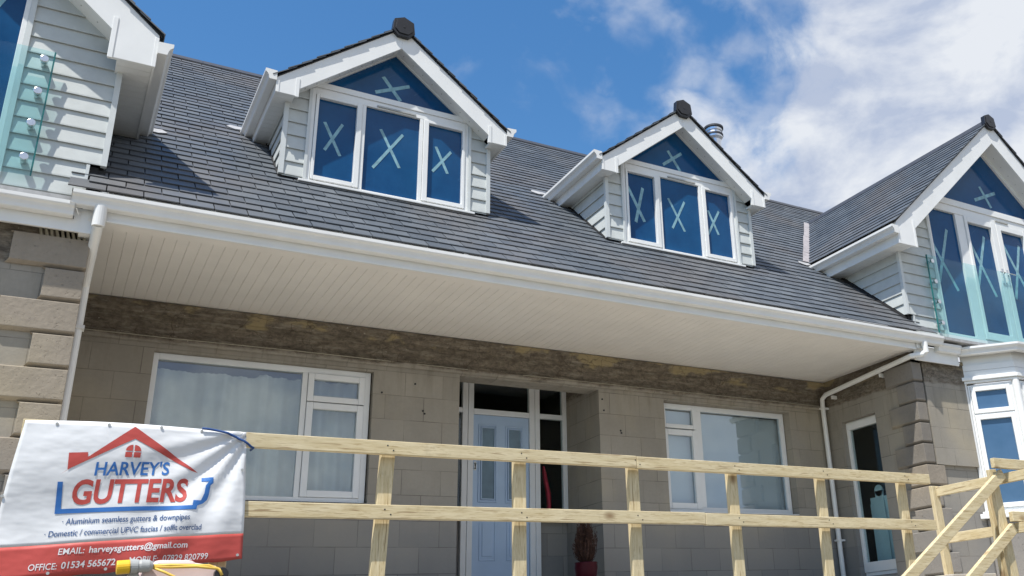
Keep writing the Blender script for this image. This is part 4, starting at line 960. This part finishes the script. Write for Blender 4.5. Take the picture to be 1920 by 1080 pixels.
MB().beam((7.97, Y1 + 0.05, -0.6), (7.86, Y1 + 0.05, 1.405), 0.10, 0.046, (0, 1, 0)).build('post', 'woodz', st, bevel=0.004)
MB().beam((9.4, Y1 + 0.05, -0.6), (9.4, Y1 + 0.05, 1.405), 0.10, 0.046, (0, 1, 0)).build('post', 'woodz', st, bevel=0.004)
MB().box(7.36, 7.98, 6.35, 6.62, 0.40, 0.445).build('landing_board', 'concrete', st, bevel=0.004)

# ------------------------------------------------------------------ banner
BY = 6.435
def bpos(x, z, lift=0.0):
    w = 0.018 * math.sin(x * 5.1 + z * 3.0) + 0.010 * math.sin(z * 9.5 - x * 4.0)
    d = max(0.0, 1 - abs((x - 1.02) * 0.8 + (1.38 - z) * 0.55) / 0.5)      # folds pulled from the tied corner
    w += 0.012 * d * math.sin(math.atan2(1.42 - z, 1.06 - x) * 17)
    w += 0.02 * max(0, (-0.02 - x)) * math.sin(z * 8)
    return Vector((x, BY - 0.01 + w - lift, z))
ban = empty('banner', (0.42, BY, 0.5)); tag(ban, 'white and red vinyl advertising banner tied across the timber guardrail', 'banner')
def bedge(v):                                                       # v 0 top .. 1 bottom -> left x,z and right x,z
    return (-0.178 - 0.055 * v - 0.012 * math.sin(v * 3.1), 1.388 - 0.893 * v), (1.022 + 0.052 * v + 0.006 * math.sin(v * 3.1), 1.396 - 0.786 * v)
def bgrid(v0, v1, nm, mat):
    b = MB(); nx, nz = 64, max(6, int(44 * (v1 - v0))); vs = []
    for j in range(nz + 1):
        v = v0 + (v1 - v0) * j / nz; (xl, zl), (xr, zr) = bedge(v)
        for i in range(nx + 1):
            u = i / nx; x = xl + (xr - xl) * u; z = zl + (zr - zl) * u
            if v < 0.02: z += 0.012 * math.sin(u * math.pi)
            if v > 0.98: z -= 0.012 * math.sin(u * math.pi) - 0.003 * math.sin(u * 40)
            vs.append(bpos(x, z))
    b.add(vs, [(j * (nx + 1) + i, j * (nx + 1) + i + 1, (j + 1) * (nx + 1) + i + 1, (j + 1) * (nx + 1) + i) for j in range(nz) for i in range(nx)])
    o = b.build(nm, mat, ban, smooth=True); md = o.modifiers.new('thickness', 'SOLIDIFY'); md.thickness = 0.001; md.offset = 0; return o
bgrid(0.0, 0.803, 'banner_sheet', 'bwhite'); bgrid(0.803, 1.0, 'banner_band', 'bred')
LIFT = 0.0032
def flat_shape(polys, nm, mat, lift=LIFT):
    """outline shapes in banner x,z laid on the sheet"""
    bm = bmesh.new()
    for p in polys:
        bm.faces.new([bm.verts.new((x, 0, z)) for x, z in p])
    bmesh.ops.triangulate(bm, faces=bm.faces[:])
    for _ in range(6):
        es = [e for e in bm.edges if e.calc_length() > 0.025]
        if not es: break
        bmesh.ops.subdivide_edges(bm, edges=es, cuts=1); bmesh.ops.triangulate(bm, faces=bm.faces[:])
    bm.verts.index_update()
    mb = MB(); mb.add([bpos(v.co.x, v.co.z, lift) for v in bm.verts], [tuple(v.index for v in f.verts) for f in bm.faces]); bm.free()
    return mb.build(nm, mat, ban)
def lettering(txt, p0, p1, h, mat, bold=0.0, nm='lettering', shear=0.0, cap=True):
    """text whose baseline runs from p0 to p1 (x,z), capital height h"""
    cu = bpy.data.curves.new(nm, 'FONT'); cu.body = txt; cu.size = 1.0; cu.offset = bold; cu.shear = shear; cu.resolution_u = 4
    to = bpy.data.objects.new(nm, cu); COL.objects.link(to); dg = bpy.context.evaluated_depsgraph_get(); dg.update()
    me = bpy.data.meshes.new_from_object(to.evaluated_get(dg)); bpy.data.objects.remove(to)
    xs = [v.co.x for v in me.vertices]; x0, x1 = min(xs), max(xs)
    ch = 0.729                                                      # capital height of the built-in face
    d = Vector((p1[0] - p0[0], p1[1] - p0[1])); L = d.length; d.normalize(); up = Vector((0.035, 1.0))
    bm = bmesh.new(); bm.from_mesh(me)
    for _ in range(2):
        es = [e for e in bm.edges if e.calc_length() * L / (x1 - x0) > 0.03]
        if not es: break
        bmesh.ops.subdivide_edges(bm, edges=es, cuts=1); bmesh.ops.triangulate(bm, faces=bm.faces[:])
    mb = MB(); vs = []
    bm.verts.index_update()
    for v in bm.verts:
        s = (v.co.x - x0) / (x1 - x0) * L; t = v.co.y / ch * h
        vs.append(bpos(p0[0] + d.x * s + up.x * t, p0[1] + d.y * s + up.y * t, LIFT))
    mb.add(vs, [tuple(v.index for v in f.verts) for f in bm.faces]); bm.free(); bpy.data.meshes.remove(me)
    return mb.build(nm, mat, ban)
flat_shape([[(0.386, 1.385), (0.768, 1.128), (0.728, 1.138), (0.395, 1.311)], [(0.386, 1.385), (0.395, 1.311), (0.074, 1.113), (0.035, 1.079), (0.075, 1.112), (0.16, 1.187), (0.164, 1.187)], [(0.064, 1.207), (0.160, 1.214), (0.162, 1.186), (0.074, 1.113), (0.070, 1.113)]], 'roof_emblem', 'bred')
arc = lambda cx, cz, r0, a0, a1, n=7: [(cx + r0 * math.cos(R(a0 + (a1 - a0) * i / n)), cz + r0 * math.sin(R(a0 + (a1 - a0) * i / n))) for i in range(n + 1)]
flat_shape([[(0.390, 1.236)] + arc(0.390, 1.236, 0.037, 90, 180), [(0.399, 1.236)] + [(0.399 + 0.037 * math.cos(R(a)), 1.236 + 0.037 * math.sin(R(a))) for a in range(0, 91, 15)], [(0.353, 1.228), (0.390, 1.229), (0.390, 1.198), (0.353, 1.197)], [(0.399, 1.229), (0.436, 1.230), (0.436, 1.199), (0.399, 1.198)]], 'window_emblem', 'bred')
flat_shape([[(0.033, 1.040), (0.059, 1.041), (0.071, 0.889), (0.044, 0.861)], [(0.044, 0.861), (0.071, 0.889), (0.755, 0.926), (0.779, 0.902)],
            [(0.755, 0.926), (0.779, 0.902), (0.782, 0.925), (0.812, 0.938), (0.800, 0.957), (0.757, 0.957)], [(0.800, 0.957), (0.812, 0.938), (0.835, 0.962), (0.842, 0.992), (0.815, 1.0)],
            [(0.815, 1.0), (0.842, 0.992), (0.846, 1.052), (0.819, 1.05)], [(0.819, 1.05), (0.846, 1.052), (0.861, 1.066), (0.858, 1.103), (0.835, 1.075)], [(0.835, 1.075), (0.858, 1.103), (0.792, 1.098), (0.793, 1.074)]], 'gutter_emblem', 'bblue')
lettering("HARVEY'S", (0.209, 1.082), (0.603, 1.107), 0.080, 'bblue', 0.018)
lettering("GUTTERS", (0.112, 0.918), (0.718, 0.953), 0.139, 'bred', 0.028)
lettering("\u00b7 Aluminium seamless gutters & downpipes", (0.088, 0.801), (0.748, 0.840), 0.036, 'bnavy', 0.008)
lettering("\u00b7 Domestic / commercial UPVC fascias / soffit overclad", (0.012, 0.731), (0.819, 0.783), 0.035, 'bnavy', 0.008)
lettering("EMAIL:", (0.094, 0.634), (0.220, 0.643), 0.036, 'btext', 0.008)
lettering("harveysgutters@gmail.com", (0.244, 0.645), (0.754, 0.677), 0.036, 'btext', 0.018)
lettering("OFFICE:", (-0.038, 0.549), (0.098, 0.556), 0.036, 'btext', 0.008)
lettering("01534 565672", (0.118, 0.559), (0.384, 0.577), 0.037, 'btext', 0.018)
lettering("MOBILE:", (0.453, 0.584), (0.601, 0.593), 0.036, 'btext', 0.006)
lettering("07829 820799", (0.626, 0.595), (0.874, 0.611), 0.036, 'btext', 0.006)
b = MB()
for x, z in ((-0.02, 1.375), (0.246, 1.385), (0.53, 1.392), (0.76, 1.388), (-0.222, 0.955), (1.02, 1.155), (1.045, 0.635), (0.06, 0.535), (0.34, 0.555)):
    c = bpos(x, z, 0.003); b.tube([c, c + Vector((0, -0.003, 0))], 0.0085, 12)
b.build('eyelet', 'greyplastic', ban)
b = MB(); pts = []
for i in range(13):
    t = i / 12; pts.append(bpos(0.76 + 0.30 * t, 1.403 - 0.075 * t * t * 1.3, 0.012 + 0.006 * math.sin(t * 3)))
pts += [Vector((1.075, 6.44, 1.30)), Vector((1.07, 6.50, 1.295))]
b.tube(pts, 0.0075, 8); tag(b.build('rope', 'rope', smooth=True), 'blue rope lashing the upper corner of the banner to the rail', 'rope')

# ------------------------------------------------------------------ site power reel in front of the banner
TY = 5.6
fl = empty('tool_case', (0.63, TY, 0.2)); tag(fl, 'pale pink plastic case below the banner with a grey cap on each end', 'case')
b = MB(); poly = [(0.445, 0.20), (0.84, 0.20), (0.845, 0.445), (0.80, 0.492), (0.70, 0.508), (0.685, 0.522), (0.515, 0.522), (0.50, 0.505), (0.455, 0.478)]
b.prism([(x, TY - 0.06, z) for x, z in poly], (0, 0.2, 0)); b.build('case_body', 'pink', fl, bevel=0.018)
b = MB(); b.tube([(0.42, TY - 0.075, 0.432), (0.42, TY - 0.02, 0.432)], 0.03, 20); b.build('end_cap', 'greyplastic', fl, bevel=0.005)
b = MB(); b.tube([(0.825, TY - 0.10, 0.448), (0.825, TY - 0.02, 0.448)], [0.034, 0.036], 20); b.build('end_cap', 'cap', fl, bevel=0.005)
cn = empty('power_cable', (0.4, TY - 0.08, 0.48)); tag(cn, 'yellow power cable with a yellow and grey plug lying over the pink case', 'cable')
b = MB(); b.tube([(0.338, TY - 0.09, 0.482), (0.398, TY - 0.09, 0.487)], 0.034, 20); b.build('plug', 'yellow', cn, bevel=0.005)
b = MB(); b.tube([(0.398, TY - 0.09, 0.487), (0.404, TY - 0.09, 0.488), (0.432, TY - 0.09, 0.488)], [0.038, 0.036, 0.034], 20); b.tube([(0.432, TY - 0.09, 0.489), (0.446, TY - 0.09, 0.489), (0.482, TY - 0.09, 0.490), (0.50, TY - 0.09, 0.491)], [0.029, 0.032, 0.030, 0.018], 20); b.build('plug_body', 'greyplastic', cn)
b = MB(); b.tube([(0.50, TY - 0.09, 0.490), (0.58, TY - 0.10, 0.492), (0.68, TY - 0.10, 0.490), (0.76, TY - 0.10, 0.488), (0.81, TY - 0.10, 0.470), (0.825, TY - 0.11, 0.44)], 0.0075, 10)
b.tube([(0.50, TY - 0.09, 0.485), (0.58, TY - 0.10, 0.482), (0.70, TY - 0.105, 0.484), (0.80, TY - 0.10, 0.474), (0.822, TY - 0.10, 0.455)], 0.0075, 10)
b.tube([(0.50, TY - 0.09, 0.482), (0.56, TY - 0.105, 0.455), (0.64, TY - 0.115, 0.415), (0.70, TY - 0.11, 0.36)], 0.0065, 10); b.build('cable_length', 'cable', cn, smooth=True)
